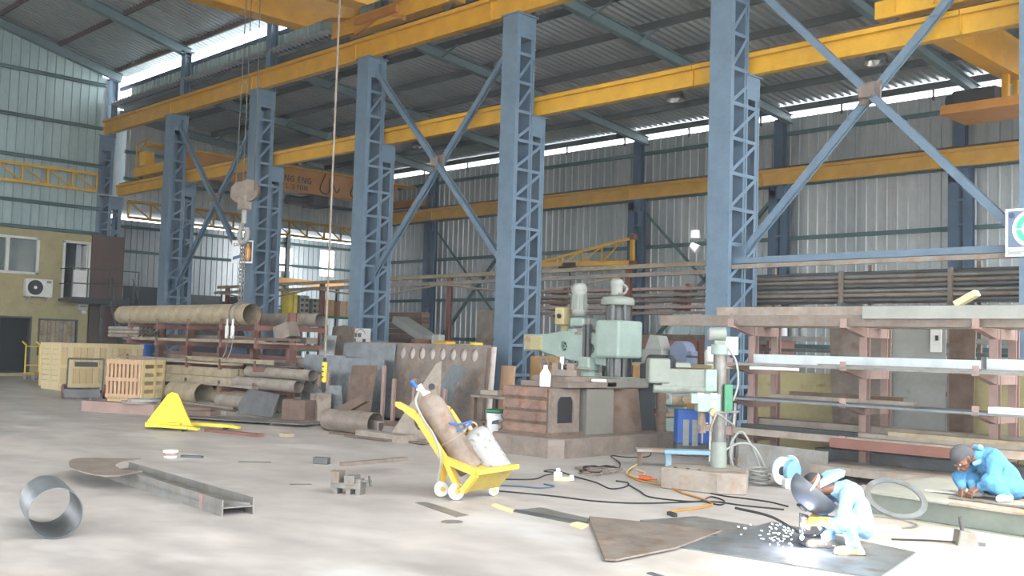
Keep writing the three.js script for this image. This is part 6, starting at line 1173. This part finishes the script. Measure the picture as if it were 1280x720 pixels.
{ // ---- worker sitting on the platform
  const { O, A } = square(1240, 622, .24), t = thing('person', 'worker in blue coveralls sitting bent forward on the steel platform', 'person', O, CT);
  const blueCloth = mat(0x4c86b0, { rough: .9, tex: cloth, bump: .002 });
  const pelvis = A(1262, 608), waist = A(1256, 596), chest = A(1238, 577), neck = A(1222, 571), head = A(1205, 574);
  const J = { ls: A(1234, 576, .17), le: A(1230, 602, .22), lw: A(1216, 609, .14), rs: A(1228, 574, -.16), re: A(1206, 597, -.12), rw: A(1205, 610, -.04), lh: A(1262, 611, .1), lk: A(1226, 603, .2), la: A(1240, 617, .3), rh: A(1260, 611, -.1), rk: A(1222, 600, -.12), ra: A(1222, 616, -.02) };
  const up = V(-.62, .72, 0), face = V(-.55, -.75, .25), H = headPrims(head, up, face, .108);
  obj('body', [flesh([cap(pelvis, waist, .075), cap(waist, chest, .075, .08), cap(chest, neck, .1, .055), cap(neck, head, .055, .06), cap(chest, J.ls, .09, .05), cap(J.ls, J.le, .045, .04), cap(J.le, J.lw, .038, .03), cap(chest, J.rs, .09, .05), cap(J.rs, J.re, .045, .04), cap(J.re, J.rw, .038, .03), cap(J.lh, J.lk, .075, .055), cap(J.lk, J.la, .05, .035), cap(J.rh, J.rk, .075, .055), cap(J.rk, J.ra, .05, .035)], .014, .03), flesh(H.prims, .005, .018),
    flesh(hand(J.lw, V(-.85, -.5, .05), V(-.4, .8, .3), 1, .7, 1.05), .004, .008), flesh(hand(J.rw, V(-.3, -.85, .2), V(-.9, .3, .2), -1, .7, 1.05), .004, .008)], skinDark, t);
  for (const e of [-1, 1]) obj('eye', sph(.01, ...H.at(-.02, .8, e * .36).toArray()), eyeWhite, t);
  obj('knit_cap', flesh([cap(H.at(.4, -.28, 0), H.at(.42, .2, 0), .094, .086), cap(H.at(.15, -.4, -.2), H.at(.15, -.4, .2), .075), cap(H.at(.55, .0, 0), H.at(.6, -.1, 0), .08)], .007, .02), mat(0x45474c, { rough: .95, tex: cloth }), t);
  obj('coveralls', flesh([cap(pelvis.clone().add(V(0, .01, .07)), waist.clone().add(V(0, 0, .06)), .12, .12), cap(pelvis.clone().add(V(0, .01, -.07)), waist.clone().add(V(0, 0, -.06)), .12, .12), cap(waist, chest, .145, .14), cap(chest.clone().add(V(0, 0, .07)), chest.clone().add(V(0, 0, -.07)), .13), cap(chest, neck.clone().lerp(chest, .25), .12, .09), cap(chest, J.ls, .1, .085), cap(J.ls, J.le, .08, .068), cap(J.le, J.lw.clone().lerp(J.le, .15), .065, .05), cap(chest, J.rs, .1, .085), cap(J.rs, J.re, .078, .066), cap(J.re, J.rw.clone().lerp(J.re, .2), .064, .05), cap(J.lh, J.lk, .11, .085), cap(J.lk, J.la.clone().lerp(J.lk, .12), .082, .062), cap(J.rh, J.rk, .11, .085), cap(J.rk, J.ra.clone().lerp(J.rk, .15), .08, .06)].map(p => p), .010, .02, .014), blueCloth, t);
  obj('collar', flesh([cap(A(1224, 560, -.05), A(1228, 575, .09), .03, .028), cap(A(1224, 560, -.05), A(1224, 560, .05), .03), cap(A(1228, 575, .09), A(1216, 580, .06), .024)], .006, .015), mat(0x78aed0, { rough: .9, tex: cloth }), t);
  for (const [an, toe] of [[J.la, A(1228, 622, .36)], [J.ra, A(1210, 619, .0)]]) obj('shoe', flesh([cap(V(an.x, .06, an.z), V(an.x + .03, .04, an.z), .044, .038), cap(V(an.x, .045, an.z), V(toe.x, .036, toe.z), .042, .034)], .007, .02), L.white, t);
}
renderer.render(scene, camera);
